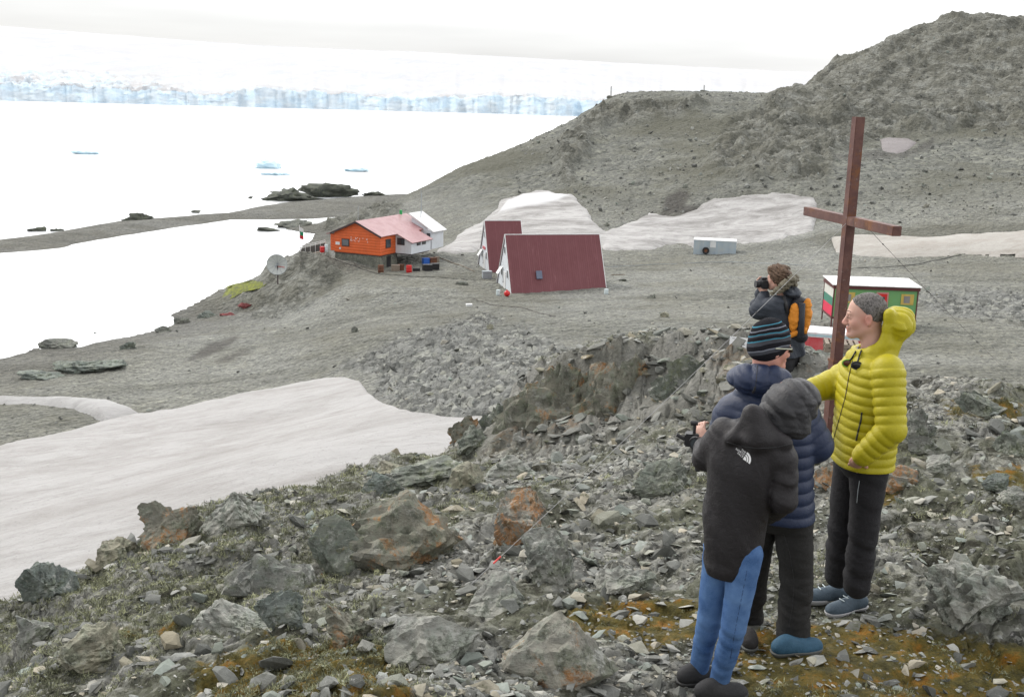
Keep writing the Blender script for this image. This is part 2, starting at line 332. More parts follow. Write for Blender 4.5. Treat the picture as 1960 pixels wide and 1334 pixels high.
# relief
rg = GZ*0
h1, c1 = blocks(GX, GY, .95, 3, .9); h2, c2 = blocks(GX+.3*vnoise(GX*3, GY*3, 5), GY, .33, 13, 1.1); h3, c3 = blocks(GX, GY, .11, 23, 1.1)
nrf = near*(1-.4*sstep(0, 1, fbm(GX/1.7, GY/1.7, 91, 3)*1.5))
rg += nrf*(h1*.075+h2*.055*(.5+.5*outc)+h3*.016+.05*fbm(GX/.8, GY/.8, 8, 5)-.03*(1-sstep(0, .12, c2)))
stand = np.exp(-(((GX-1.45)/1.0)**2+((GY-5.2)/1.1)**2))            # trodden ground where people stand
rg *= 1-.65*stand
g1, q1 = blocks(GX, GY*1.3, 1.4, 41, 1.0)
rg += outc*(g1*.16-.06*(1-sstep(0, .15, q1))+.12*fbm(GX/1.1, GY/1.1, 66, 5))
mid = (1-near)*(1-snowm)*sstep(0, 4, np.maximum(sdL, sdS))
k1, _ = blocks(GX, GY, 3.2, 51, .8); k2, _ = blocks(GX, GY, .95, 53, 1.0); k3, _ = blocks(GX, GY, .45, 54, 1.0)
rg += mid*(1-hill)*(.10*fbm(GX/4, GY/4, 61, 5)+.035*k2+.02*k3+.45*fbm(GX/28, GY/20, 62, 3)*sstep(0, 25, sdL)+bould*(.10*k2+.10*k3+.03*k1))
L1, _ = blocks(GX*.9+GY*.3, GY*.6-GX*.2, 9.0, 71, 1.0); L2, _ = blocks(GX, GY, 3.6, 73, 1.0)
rid = 1-np.abs(fbm((GX*.8+GY*.5)/22, (GY*.8-GX*.5)/9, 75, 5))*2
rg += mid*hill*(1-cliff)*(.6*fbm(GX/20, GY/20, 63, 5)+.12*k1+.07*k2+.10*fbm(GX/1.5, GY/1.5, 64, 4))
rg += mid*cliff*(RR/200)**.8*(.7*L1+.5*L2+.22*k1+1.9*(rid-.5)+.12*k2+.95*(1-2*np.abs(fbm((GX*.8+GY*.5)/7, (GY*.8-GX*.5)/2.5, 85, 5)))+.35*fbm(GX/5, GY/5, 65, 5))*np.where(RR > 225, .6, 1)
GZ = GZ+rg
GZ = np.where(snowm > .02, GZ-.25*snowm, GZ)
def ground(x, y):
    x = np.asarray(x, float); y = np.asarray(y, float)
    return interp2(_az, _lr, GZ, np.arctan2(x, y), np.log(np.hypot(x, y)))
def on_ground(u, v, r0=2.5, r1=400):
    """first hit of a photo ray with the ground"""
    d = ray(u, v); r = np.exp(np.linspace(math.log(r0), math.log(r1), 4000))
    z = ground(d[0]*r, d[1]*r); k = np.argmax(HC+d[2]*r < z); return np.array([d[0]*r[k], d[1]*r[k], z[k]])

idx = np.arange(NA*NR).reshape(NA, NR)
q = np.stack([idx[:-1, :-1], idx[1:, :-1], idx[1:, 1:], idx[:-1, 1:]], -1).reshape(-1, 4)

def ground_material():
    m = Mat('ground_rubble', rough=.93, spec=.2)
    nr, hl, cl, mo, bo, we = (m.attr(k) for k in ('near', 'hill', 'cliff', 'moss', 'boulder', 'wet'))
    def vcol(scale, lo, hi):
        c = m.vor(scale, 'Color'); g = m.sep(c, 0); t = m.sep(c, 1)
        v = m.mix(g, lo, hi)
        v = m.mix(m.rng(t, .78, .9), v, (hi[0]*1.25, hi[1]*1.25, hi[2]*1.18)); return v
    # far gravel
    f = m.mix(.5, vcol(1.1, (.10, .102, .095), (.2, .2, .185)), vcol(2.9, (.085, .087, .08), (.225, .225, .205)))
    f = m.mix(.45, f, vcol(6.5, (.07, .07, .066), (.25, .25, .23)))
    big = m.noise(.045, 5, .6); f = m.mix(m.rng(big, .4, .62), f, m.mix(1, f, (.80, .79, .75), 'MULTIPLY'))
    f = m.mix(m.math('MULTIPLY', m.rng(m.noise(.12, 6, .65), .5, .62), .5), f, (.125, .12, .095))
    bd = m.noise(1, 6, .65, co=m.map((.035, .16, .1), (0, 0, -.5))); f = m.mix(m.math('MULTIPLY', m.rng(bd, .48, .6), .75), f, m.mix(1, f, (.66, .66, .64), 'MULTIPLY'))
    fb = vcol(1.6, (.06, .062, .06), (.21, .21, .2)); f = m.mix(m.math('MULTIPLY', bo, .7), f, fb)
    # hill scree
    h = m.mix(.5, vcol(.55, (.075, .077, .07), (.15, .15, .135)), vcol(1.7, (.06, .062, .056), (.19, .19, .17)))
    h = m.mix(m.rng(m.noise(.05, 6, .65), .45, .6), h, (.10, .098, .078))
    # cliff rock: streaks along the bedding
    cc = m.map((.9, .5, 1.5), (.3, .35, .5)); s1 = m.noise(.35, 8, .72, co=cc, dist=.8); s2 = m.noise(1.6, 7, .7, co=cc)
    k = m.ramp(s1, [(.3, (.05, .052, .046)), (.48, (.125, .124, .104)), (.6, (.235, .238, .215)), (.75, (.16, .172, .155))])
    k = m.mix(m.rng(s2, .5, .68), k, (.075, .078, .068)); k = m.mix(m.math('MULTIPLY', m.rng(m.noise(.12, 5, .6), .5, .6), .5), k, (.15, .148, .12))
    f = m.mix(1, f, (1.17, 1.19, 1.19), 'MULTIPLY'); h = m.mix(1, h, (1.12, 1.14, 1.13), 'MULTIPLY')
    far = m.mix(hl, f, h); far = m.mix(m.math('MULTIPLY', cl, m.rng(s2, .25, .5)), far, k)
    # near: slate chips, dark soil deepened to paint in crevice shade, dark and pale crusts
    n = m.mix(.55, vcol(9, (.06, .062, .055), (.29, .29, .265)), vcol(24, (.05, .05, .045), (.42, .42, .385)))
    n = m.mix(m.math('MULTIPLY', m.rng(m.noise(1.1, 7, .7), .46, .56), .75), n, m.mix(m.noise(22, 5, .7), (.055, .058, .035), (.17, .18, .11)))
    n = m.mix(m.math('MULTIPLY', m.rng(m.noise(2.2, 8, .78), .53, .6), .8), n, (.028, .026, .02))
    n = m.mix(m.math('MULTIPLY', m.rng(m.noise(16, 7, .8), .62, .67), .8), n, (.42, .4, .38))
    mcol = m.ramp(m.noise(5.5, 8, .72), [(.33, (.035, .032, .012)), (.45, (.10, .085, .02)), (.54, (.17, .125, .025)), (.64, (.33, .15, .015)), (.75, (.17, .16, .06))])
    mm = m.rng(m.math('ADD', mo, m.math('MULTIPLY', m.math('SUBTRACT', m.noise(6, 8, .75), .5), 1.3)), .42, .58)
    n = m.mix(m.math('MULTIPLY', mm, .92), n, mcol)
    n = m.mix(m.math('MULTIPLY', m.rng(m.noise(24, 7, .8), .6, .66), .55), n, (.40, .37, .33)); n = m.mix(m.math('MULTIPLY', m.rng(m.noise(13, 8, .8), .56, .64), .7), n, (.035, .03, .02))
    oc = m.ramp(m.noise(1.1, 9, .75, co=m.map((1, 1, .6), (.4, .2, 0)), dist=.6), [(.3, (.06, .06, .052)), (.45, (.18, .178, .158)), (.58, (.31, .305, .28)), (.72, (.18, .182, .168))])
    oc = m.mix(m.math('MULTIPLY', m.rng(m.noise(.9, 9, .78), .55, .62), .45), oc, (.25, .13, .05))
    n = m.mix(m.math('MULTIPLY', cl, .8), n, oc)
    c = m.mix(nr, far, n)
    c = m.mix(m.math('MULTIPLY', we, .75), c, (.05, .045, .042)); m.col(c)
    v1 = m.vor(1.7, 'Distance'); v2 = m.vor(22, 'Distance'); v3 = m.vor(4.6, 'Distance')
    hf = m.math('ADD', m.math('MULTIPLY', m.math('SUBTRACT', 1, v1), .35), m.math('ADD', m.math('MULTIPLY', m.math('SUBTRACT', 1, v3), .12), m.math('MULTIPLY', s2, .25)))
    hn = m.math('ADD', m.math('MULTIPLY', m.math('SUBTRACT', 1, v2), .025), m.math('MULTIPLY', m.noise(34, 8, .75), .05))
    hh = m.math('ADD', m.math('MULTIPLY', hf, m.math('SUBTRACT', 1, nr)), m.math('MULTIPLY', hn, nr))
    m.bump(hh, .9, 1.0); return m.m
land = mesh_obj('ground', np.stack([GX, GY, GZ], -1).reshape(-1, 3), q, ground_material())
tag(land, kind='structure')
MOSS = np.maximum.reduce([poly_sd(PU, PV, p) for p in (
    [(1050, 1190), (1120, 1160), (1340, 1150), (1345, 1240), (1250, 1240), (1100, 1210)],
    [(1380, 1300), (1480, 1180), (1600, 1190), (1960, 1230), (2100, 1400), (1300, 1400)],
    [(1600, 930), (1700, 910), (1720, 950), (1600, 960)], [(1850, 910), (1950, 900), (1960, 930), (1870, 930)],
    [(230, 1200), (340, 1180), (340, 1212), (260, 1215)], [(380, 1300), (520, 1240), (760, 1230), (800, 1400), (350, 1400)],
    [(1800, 780), (1960, 770), (1960, 800), (1820, 800)])])
moss = np.where(RR < 13, .5+MOSS/60, 0)
wet = np.maximum.reduce([sstep(-4, 4, region([(350, 690), (400, 655), (455, 640), (440, 655), (390, 680)], j=.5))*.9,
                         sstep(-4, 4, region([(415, 685), (460, 665), (475, 664), (440, 684)], j=.5))*.8,
                         sstep(-5, 6, region([(1225, 440), (1262, 412), (1275, 375), (1300, 362), (1325, 372), (1310, 392), (1345, 398), (1330, 412), (1290, 410), (1250, 420)], j=.7)),
                         sstep(-6, 8, region([(1590, 300), (1680, 292), (1760, 280), (1790, 262), (1780, 285), (1720, 305), (1620, 312)], j=.7))*.7,
                         (1-sstep(.2, 1.6, np.abs(sdL)))*.7*(RR < 200), sstep(1.5, .2, np.abs(GZ-.12))*.5*(RR > 60)])
for k, a in (('near', near), ('hill', hill), ('cliff', np.maximum(cliff, outc)), ('moss', np.clip(moss, 0, 1)), ('boulder', bould), ('wet', wet)): set_attr(land, k, a)

wm_ = poly_sd(PU, PV, [(952, 412), (972, 388), (1002, 374), (1052, 370), (1092, 376), (1070, 388), (1010, 400)])+jit*.4
# snow patches: sheets with a thin melting edge
def snow_mat(name, base, dirt, amount=.5):
    m = Mat(name, rough=.7, spec=.3); m.b.inputs['Subsurface Weight'].default_value = 0
    w = m.map((.13, .30, .3), (0, 0, -.35)); s = m.noise(1.0, 9, .75, co=w, dist=.6); w2 = m.map((.5, 1.5, 1), (0, 0, -.32)); t = m.noise(1.0, 8, .75, co=w2, dist=1.0)
    c = m.mix(m.math('MULTIPLY', m.rng(s, .42, .64), amount), base, dirt); c = m.mix(m.math('MULTIPLY', m.rng(t, .5, .68), amount*.8), c, tuple(x*.93 for x in dirt))
    c = m.mix(m.math('MULTIPLY', m.rng(m.vor(3.2, 'Distance'), .16, .08), .5), c, tuple(x*.6 for x in dirt)); c = m.mix(m.attr('clean'), c, (.56, .56, .57)); m.col(c)
    m.bump(m.math('ADD', m.math('MULTIPLY', t, .5), m.math('MULTIPLY', m.noise(3, 7, .75), .5)), .9, .3); return m.m
sm = {'valley': snow_mat('dirty_snow', (.395, .387, .38), (.275, .262, .248), .85), 'slope': snow_mat('grey_snow', (.42, .412, .404), (.18, .172, .162), 1.0),
      'band': snow_mat('buff_snow', (.40, .385, .355), (.29, .262, .228), .8), 'hollow': snow_mat('old_snow', (.22, .2, .2), (.15, .135, .13), .8),
      'gully': snow_mat('thin_snow', (.33, .34, .35), (.2, .2, .2), .9), 'strip': snow_mat('strip_snow', (.40, .396, .39), (.28, .275, .27), .9)}
base_z = HC+interp2(ca, cr, CE, GA, GR)*RR
for k, s in SNOW.items():
    thr = 9 if k in ('gully',) else 0
    g = s-thr; th = dict(valley=.45, slope=.28, band=.35, hollow=.3, gully=.12, rill=.1, strip=.2, streak=.1)[k]
    msk = g > -4
    if k in ('gully',):
        zz = GZ+.25*snowm+np.where(g > 0, 1, 0)*.02+.10*fbm(GX/.8, GY/.8, 5, 3)-.02
    else:
        rip = np.where((k == 'slope') & (wm_ > -6), .25*sstep(-6, 6, wm_), 0)+.10*fbm(GX/7+GY/11, GY/2.2, 12, 4)+.03*fbm(GX/1.2, GY/.7, 14, 3)+(.2*fbm(GX/18, GY/12, 17, 3) if k == 'slope' else .22*fbm(GX/14, GY/9, 19, 3))
        zz = base_z+rip*sstep(0, 10, g)+th*sstep(-2, 12, g)-.35*(1-sstep(-4, 3, g))
    cell = msk[:-1, :-1] & msk[1:, :-1] & msk[1:, 1:] & msk[:-1, 1:]
    qq = q[cell.reshape(-1)]
    if len(qq) == 0: continue
    us, inv = np.unique(qq, return_inverse=True)
    pts = np.stack([GX.ravel()[us], GY.ravel()[us], zz.ravel()[us]], -1)
    so_ = tag(mesh_obj('snow_patch', pts, inv.reshape(-1, 4), sm[k]), kind='structure'); set_attr(so_, 'clean', sstep(-2, 4, wm_).ravel()[us] if k == 'slope' else np.zeros(len(us)))

# water
def water_mat():
    m = Mat('sea_water', rough=.22, spec=.9); m.b.inputs['IOR'].default_value = 1.45
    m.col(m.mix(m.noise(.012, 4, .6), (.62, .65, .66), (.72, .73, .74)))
    w = m.map((.25, 1.0, 1), (0, 0, .1)); m.bump(m.math('ADD', m.noise(.9, 6, .6, co=w), m.noise(.12, 3, .5, co=w)), .35, .25); return m.m
W = 9000
sea = mesh_obj('sea', [(-W, -200, 0), (W, -200, 0), (W, W, 0), (-W, W, 0)], [(0, 1, 2, 3)], water_mat(), smooth=False); tag(sea, kind='structure')
bed = mesh_obj('sea_bed', [(-W, -200, -7), (W, -200, -7), (W, W, -7), (-W, W, -7)], [(0, 1, 2, 3)], Mat('sea_floor').col((.1, .1, .1)).m, smooth=False); tag(bed, kind='structure')

# glacier
def glacier():
    na, nf, nt = 1500, 26, 170
    a = np.linspace(math.radians(-42), math.radians(36), na)
    u = 980+FPX*np.tan(a)                                  # only the bearing, to follow the surveyed crest
    rf = np.interp(u, [-600, 0, 500, 980, 1130, 1500, 2400], [1900, 1826, 1740, 1690, 1650, 1600, 1500])+fbm(a*60, a*0, 3, 4)*40+fbm(a*150, a*0+3, 5, 3)*5
    hf = np.interp(u, [-600, 0, 250, 400, 520, 700, 900, 1130, 1400, 2400], [22, 22, 20, 17, 27, 20, 24, 24, 24, 24])+fbm(a*90, a*0, 9, 5)*5
    crest = np.interp(u, [-600, 0, 250, 500, 800, 1100, 1400, 1700, 2400], [.047, .046, .0425, .0385, .0375, .034, .030, .027, .02])
    A, T = np.meshgrid(a, np.linspace(0, 1, nf), indexing='ij')
    R1 = rf[:, None]+T*26+fbm(A*110, T*5, 21, 4)*3+fbm(A*700, T*12, 22, 3)*.8
    Z1 = T*hf[:, None]+T*(fbm(A*700, T*3, 25, 3)*2.5)-.5*(1-T)
    A2, T2 = np.meshgrid(a, np.linspace(0, 1, nt)[1:]**1.5, indexing='ij')
    R2 = rf[:, None]+26+T2*2700
    e0 = ((hf-HC)/rf)[:, None]; e1 = crest[:, None]
    E2 = e0+(e1-e0)*(1-(1-T2)**1.7)
    Z2 = HC+E2*R2
    sx = np.sin(A2)*R2; sy = np.cos(A2)*R2
    sr = np.exp(-((R2-rf[:, None]-60)/120)**2)*.5+np.interp(u, [-600, 0, 260, 420, 900, 1250, 1350, 1600], [1, 1, .75, .05, .02, .1, .8, .9])[:, None]*np.exp(-((R2-rf[:, None]-250)/330)**2)
    b, _ = blocks(sx, sy, 26, 7, .7); b2, _ = blocks(sx, sy, 11, 8, .7)
    Z2 = Z2+sr*(b*4+b2*2.5)+1.6*fbm(sx/60, sy/300, 11, 5)+ (1-sr)*.9*fbm(sx/20, sy/90, 13, 3)
    Z2[:, 0] = np.maximum(Z2[:, 0], Z1[:, -1]-1)
    R_ = np.concatenate([R1, R2], 1); Z_ = np.concatenate([Z1, Z2], 1); AA = np.repeat(a[:, None], R_.shape[1], 1)
    n2 = R_.shape[1]; ii = np.arange(na*n2).reshape(na, n2)
    qq = np.stack([ii[:-1, :-1], ii[1:, :-1], ii[1:, 1:], ii[:-1, 1:]], -1).reshape(-1, 4)
    m = Mat('glacier_ice', rough=.8, spec=.15)
    w = m.map((.03, .02, .09)); n = m.noise(1, 9, .78, co=w, dist=.5); n2_ = m.noise(.006, 5, .6)
    up = m.N.new('ShaderNodeNewGeometry').outputs['Normal']; nz = m.sep(up, 2)
    blue = m.mix(m.rng(n, .35, .62), (.47, .66, .82), (.68, .76, .80)); crv = m.noise(1, 8, .75, co=m.map((.03, .004, .02), (0, 0, .25))); snow = m.mix(m.rng(n2_, .4, .6), (.45, .452, .465), (.485, .485, .49)); snow = m.mix(m.math('MULTIPLY', m.rng(crv, .5, .66), .6), snow, (.38, .42, .47))
    f = m.math('MULTIPLY', m.attr('ice'), m.rng(n, .3, .55, .55, 1.0))
    m.col(m.mix(f, snow, blue)); m.bump(m.noise(1, 8, .75, co=m.map((.06, .05, .12))), .5, 2.0)
    g = mesh_obj('glacier', np.stack([np.sin(AA)*R_, np.cos(AA)*R_, Z_], -1).reshape(-1, 3), qq, m.m, smooth=True); tag(g, kind='structure')
    set_attr(g, 'ice', np.concatenate([np.ones(R1.shape)*(.62+.38*sstep(-.3, .3, fbm(A*120, T*2, 31, 4))), np.clip(sr*.9*sstep(-.35, .3, fbm(sx/30, sy/50, 33, 5)), 0, 1)*.8], 1))
glacier()
# ------------------------------------------------------------------ rocks
def ico(sub):
    bm = bmesh.new(); bmesh.ops.create_icosphere(bm, subdivisions=sub, radius=1.0)
    V = np.array([v.co[:] for v in bm.verts]); Fc = np.array([[v.index for v in f.verts] for f in bm.faces]); bm.free(); return V, Fc
ICO = {k: ico(k) for k in (1, 2, 4, 5)}
def rock_shape(seed, sub=4, cuts=15, lo=.36, hi=.7, rough=.05, dirs=None):
    rs = np.random.RandomState(seed); V, Fc = ICO[sub]; V = V.copy()
    for k in range(cuts):
        n = rs.normal(size=3); n /= np.linalg.norm(n); d = rs.uniform(lo, hi)
        if dirs is not None and k < len(dirs): n = np.array(dirs[k][:3], float); n /= np.linalg.norm(n); d = dirs[k][3]
        V -= n*np.maximum(0, V@n-d)[:, None]
    if rough:
        nn = V/np.maximum(1e-6, np.linalg.norm(V, axis=1))[:, None]
        a = fbm(V[:, 0]*2.2+V[:, 2]*1.3+seed, V[:, 1]*2.2-V[:, 2]*1.7, seed, 5, .6)
        b = 1-2*np.abs(fbm(V[:, 0]*1.1-V[:, 2]*2.9+seed, V[:, 1]*1.5+V[:, 2]*2.2, seed+9, 4))
        q1 = blocks(V[:, 0]+V[:, 2]*.7+seed, V[:, 1]-V[:, 2]*.8, .42, seed, 1.0)[0]; q2 = blocks(V[:, 0]-V[:, 2]*.9, V[:, 1]+V[:, 2]*.6+seed, .17, seed+3, 1.0)[0]
        V = V+nn*(a*rough*1.3+(b-.5)*rough*.5+q1*rough*.8+q2*rough*.5)[:, None]
        sv = rs.normal(size=3)*[.5, .5, 1]; sv /= np.linalg.norm(sv); t = (V@sv)*rs.uniform(5, 8)+1.2*fbm(V[:, 0]*1.5+seed, V[:, 1]*1.5+V[:, 2], seed, 3); ft = np.floor(t).astype(np.int64)
        st_ = hsh(ft, ft*0+seed, 5)-.5; fr_ = t-np.floor(t); V = V+nn*((st_*sstep(0, .18, fr_)*(1-sstep(.82, 1, fr_))*1.7-.5*(1-sstep(0, .1, np.minimum(fr_, 1-fr_))))*rough)[:, None]
    return V, Fc
def hull_shape(seed, n=11, flat=1.0):
    rs = np.random.RandomState(seed); P = rs.normal(size=(n, 3)); P /= np.linalg.norm(P, axis=1)[:, None]; P *= rs.uniform(.75, 1.1, (n, 1))
    bm = bmesh.new(); [bm.verts.new(p) for p in P]; r_ = bmesh.ops.convex_hull(bm, input=list(bm.verts)); bmesh.ops.delete(bm, geom=[g for g in r_['geom_interior'] if isinstance(g, bmesh.types.BMVert)], context='VERTS')
    bmesh.ops.triangulate(bm, faces=list(bm.faces)); bm.verts.index_update()
    V = np.array([v.co[:] for v in bm.verts]); Fc = np.array([[v.index for v in f.verts] for f in bm.faces]); bm.free(); return V, Fc
def stones(name, pts, size, mat, sub=1, seed=1, flat=(.35, .8), sink=.25, variants=14, label=None, cat=None, tone=None):
    rs = np.random.RandomState(seed); n = len(pts); vs = []; FS = []; k = 0
    while len(vs) < variants:
        v, f = hull_shape(seed*100+k, 11 if sub == 1 else 15); k += 1
        if len(v) == (11 if sub == 1 else 15): vs.append(v); FS.append(f)
    nv = len(vs[0]); nf = len(FS[0]); out = np.empty((n, nv, 3), np.float32); which = rs.randint(0, variants, n)
    ang = rs.uniform(0, 6.283, n); sx = rs.uniform(.7, 1.25, n); sy = rs.uniform(.5, 1.0, n); sz = rs.uniform(flat[0], flat[1], n); tx = rs.normal(0, .28, n); ty = rs.normal(0, .28, n)
    B = np.stack(vs)[which]*np.stack([sx, sy, sz], -1)[:, None, :]
    z2 = B[..., 2]+B[..., 0]*tx[:, None]+B[..., 1]*ty[:, None]
    c, s_ = np.cos(ang)[:, None], np.sin(ang)[:, None]
    out[..., 0] = (B[..., 0]*c-B[..., 1]*s_)*size[:, None]+pts[:, 0:1]; out[..., 1] = (B[..., 0]*s_+B[..., 1]*c)*size[:, None]+pts[:, 1:2]
    out[..., 2] = z2*size[:, None]+pts[:, 2:3]+(sz*(.55-sink)*size)[:, None]
    FF = (np.stack(FS)[which]+(np.arange(n)*nv)[:, None, None]).reshape(-1, 3)
    o = mesh_obj(name, out.reshape(-1, 3), FF, mat, smooth=False); set_attr(o, 'tone', np.repeat(rs.rand(n) if tone is None else tone, nv))
    return tag(o, label, cat, kind='stuff')
def stone_mat(name, lo, hi, warm, bumpy=True, sc=1.0, pale=.3):
    m = Mat(name, rough=.92, spec=.22); t = m.attr('tone')
    c = m.ramp(t, [(0, lo), (.35, tuple((a+b)/2 for a, b in zip(lo, hi))), (.6, hi), (.72, (hi[0]*.8, hi[1]*.9, hi[2]*.86)), (.86, warm), (1, tuple(x*1.3 for x in hi))])
    n = m.noise(9*sc, 7, .7); c = m.mix(m.rng(n, .4, .65), m.mix(1, c, (.72, .72, .7), 'MULTIPLY'), c)
    c = m.mix(m.math('MULTIPLY', m.rng(m.noise(14*sc, 6, .75), .57, .63), pale), c, (.42, .42, .4))
    c = m.mix(m.rng(m.noise(5*sc, 7, .75), .6, .68), c, (.08, .085, .05)); m.col(c)
    if bumpy: m.bump(m.noise(30*sc, 6, .75), .7, .012/sc)
    return m.m
rs = np.random.RandomState(5)
def scatter(n, r0, r1, a0=-31, a1=31, dens=None):
    a = np.radians(rs.uniform(a0, a1, n)); r = np.exp(rs.uniform(math.log(r0), math.log(r1), n)); x, y = np.sin(a)*r, np.cos(a)*r
    if dens is not None: k = rs.rand(n) < dens(x, y, r); x, y, r = x[k], y[k], r[k]
    return x, y, r
def samp(T, x, y): return interp2(_az, _lr, T, np.arctan2(x, y), np.log(np.hypot(x, y)))
mask_free = lambda x, y: (samp(snowm, x, y) < .3)
# slate chips round the camera
smat = stone_mat('slate_chips', (.07, .073, .067), (.34, .345, .325), (.42, .38, .30), pale=.55)
x, y, r = scatter(52000, 3.2, 24, dens=lambda x, y, r: .25+.9*sstep(-.2, .25, fbm(x/1.1, y/1.1, 101, 4))*(1-.75*np.clip(samp(moss, x, y), 0, 1)))
sz = np.clip(.014*rs.pareto(2.2, len(x))+.011, 0, .075)*(r/7)**.4
stones('slate_chips', np.stack([x, y, ground(x, y)], -1), sz, smat, 1, 3, (.12, .42), label='loose grey slate chips strewn over the near slope', cat='stones')
x, y, r = scatter(900, 3.6, 22); sz = rs.uniform(.04, .11, len(x))*(r/8)**.5; k = (np.hypot(x-1.6, y-5.3) > .9); x, y, sz = x[k], y[k], sz[k]
stones('rock_fragments', np.stack([x, y, ground(x, y)], -1), sz, stone_mat('fragments', (.10, .104, .096), (.24, .245, .23), (.3, .27, .2), sc=.5), 2, 7, (.25, .7), label='fist sized angular rock pieces lying among the near slate', cat='rocks')
x, y, r = scatter(9000, 10.5, 16.5, 0, 20, dens=lambda x, y, r: samp(outc, x, y)*.13); sz = rs.uniform(.05, .2, len(x))**1.2
stones('ledge_stones', np.stack([x, y, ground(x, y)], -1), sz, stone_mat('ledge', (.09, .093, .084), (.27, .272, .25), (.3, .26, .18), sc=.4, pale=.6), 2, 8, (.15, .45), sink=.55, label='broken grey slabs crusting the rocky outcrop', cat='rocks')
# gravel and stones of the plain, beach and hill
def dens_mid(x, y, r):
    ok = (samp(snowm, x, y) < .3)*(np.maximum(samp(sdL, x, y), samp(sdS, x, y)) > .3)
    return ok*(.35+.65*samp(bould, x, y)+.25*fbm(x/6, y/6, 5, 3))*np.where(r > 150, .6, 1)
mmat = stone_mat('plain_stones', (.10, .102, .096), (.29, .295, .28), (.33, .31, .26), bumpy=False, sc=.15, pale=.2)
x, y, r = scatter(26000, 22, 150, dens=dens_mid)
sz = np.clip(.05*rs.pareto(2.3, len(x))+.045, 0, .34)*(.6+.45*samp(bould, x, y))*(r/80)**.3
stones('plain_stones', np.stack([x, y, ground(x, y)], -1), sz, mmat, 1, 11, (.4, .9), label='grey stones scattered over the gravel plain and shore', cat='stones')
x, y, r = scatter(9000, 145, 320, 0, 31, dens=lambda x, y, r: (samp(snowm, x, y) < .2)*.8*(samp(sdL, x, y) > 1))
sz = np.clip(.09*rs.pareto(2.3, len(x))+.10, 0, .5)
stones('scree', np.stack([x, y, ground(x, y)], -1), sz, stone_mat('scree', (.11, .112, .105), (.26, .265, .25), (.26, .25, .21), bumpy=False, sc=.1, pale=.15), 1, 13, (.5, 1), label='scree of broken stones over the dark hillside', cat='stones')

# tufts of beard lichen
def tufts(name, x, y, size, mat, label, seed, blades=30, z=None):
    rr = np.random.RandomState(seed); n = len(x); z = ground(x, y) if z is None else z
    th = rr.uniform(0, 6.283, (n, blades)); el = rr.uniform(-.1, 1.5, (n, blades)); L = size[:, None]*rr.uniform(.6, 1.15, (n, blades))
    L = L*.5; d = np.stack([np.cos(th)*np.cos(el), np.sin(th)*np.cos(el), np.sin(el)], -1)*L[..., None]; w = (L*.11)[..., None]
    s = np.stack([-np.sin(th), np.cos(th), 0*th], -1)*w
    kink = rr.normal(0, .38, d.shape)*L[..., None]
    root = np.stack([x, y, z], -1)[:, None, :]+rr.normal(0, .42, d.shape)*size[:, None, None]*[1, 1, .3]
    p0 = root-s*.4; p1 = root+s*.4; p2 = root+d*.55+s+kink*.5; p3 = root+d*.5-s+kink*.5; p4 = root+d+kink
    V = np.stack([p0, p1, p2, p3, p4], 2).reshape(-1, 3); b = np.arange(n*blades)[:, None]*5
    Fc = np.concatenate([b+[0, 1, 2], b+[0, 2, 3], b+[3, 2, 4]])
    o = mesh_obj(name, V, Fc, mat, smooth=False); set_attr(o, 'tone', np.repeat(rr.rand(n), blades*5)); return tag(o, label, 'lichen', kind='stuff')
lm = Mat('beard_lichen', rough=.95, spec=.1)
lm.col(lm.ramp(lm.attr('tone'), [(0, (.07, .073, .05)), (.4, (.14, .147, .095)), (.75, (.22, .23, .145)), (1, (.38, .39, .23))]))
def dl(x, y, r):
    u_, v_ = project(x, y, ground(x, y)); left = sstep(1150, 200, u_)
    w = sstep(-.1, .3, fbm(x/1.1, y/1.1, 202, 5)+.42*left-.12)
    return w*(.3+.9*left)*(np.hypot(x-1.6, y-5.2) > .35)
x, y, r = scatter(62000, 3.4, 19, -30, 30, dens=dl)
tufts('beard_lichen', x, y, (.019+.036*rs.rand(len(x))**2)*(r/6)**.7, lm.m, 'tufts of pale grey green lichen growing over the near rocks', 9)
mo2 = Mat('moss_cushion', rough=1, spec=.05); mo2.col(mo2.ramp(mo2.attr('tone'), [(0, (.04, .038, .015)), (.35, (.10, .09, .025)), (.7, (.2, .135, .025)), (1, (.3, .17, .03))]))
x, y, r = scatter(26000, 3.6, 13, -30, 30, dens=lambda x, y, r: sstep(.45, .8, samp(moss, x, y)+.6*fbm(x/.35, y/.35, 33, 3)))
o = tufts('moss_cushion', x, y, .011+.013*rs.rand(len(x)), mo2.m, 'orange and brown moss carpeting the ground between near stones', 10, 10); o['category'] = 'moss'

# boulders one can point at
RM = {'grey': rock_mat('grey_rock', (.195, .2, .19), .0, 2.2, .8, .7), 'orange': rock_mat('orange_lichen_rock', (.19, .185, .165), 1.5, 1.8, .7, .6), 'green': rock_mat('green_grey_rock', (.15, .162, .145), .0, 2.2, .6, .9),
      'pale': rock_mat('pale_rock', (.28, .285, .27), .0, 1.5, .9, .3), 'rust': rock_mat('rust_rock', (.20, .195, .165), 1.1, 1.5, .3, .6), 'blue': rock_mat('blue_grey_rock', (.155, .175, .17), 0, 2.0, .7, .5),
      'dark': rock_mat('dark_rock', (.075, .08, .072), 0, .4, .1, .5), 'farblue': rock_mat('slab_rock', (.16, .18, .17), 0, .6, .4, .5), 'fargrey': rock_mat('far_rock', (.16, .165, .155), 0, .6, .3, .3),
      'wedge': rock_mat('pale_wedge_rock', (.25, .245, .22), .75, 1.8, .7, .5), 'buff': rock_mat('buff_rock', (.27, .26, .21), .1, 1.5, .5, .4)}
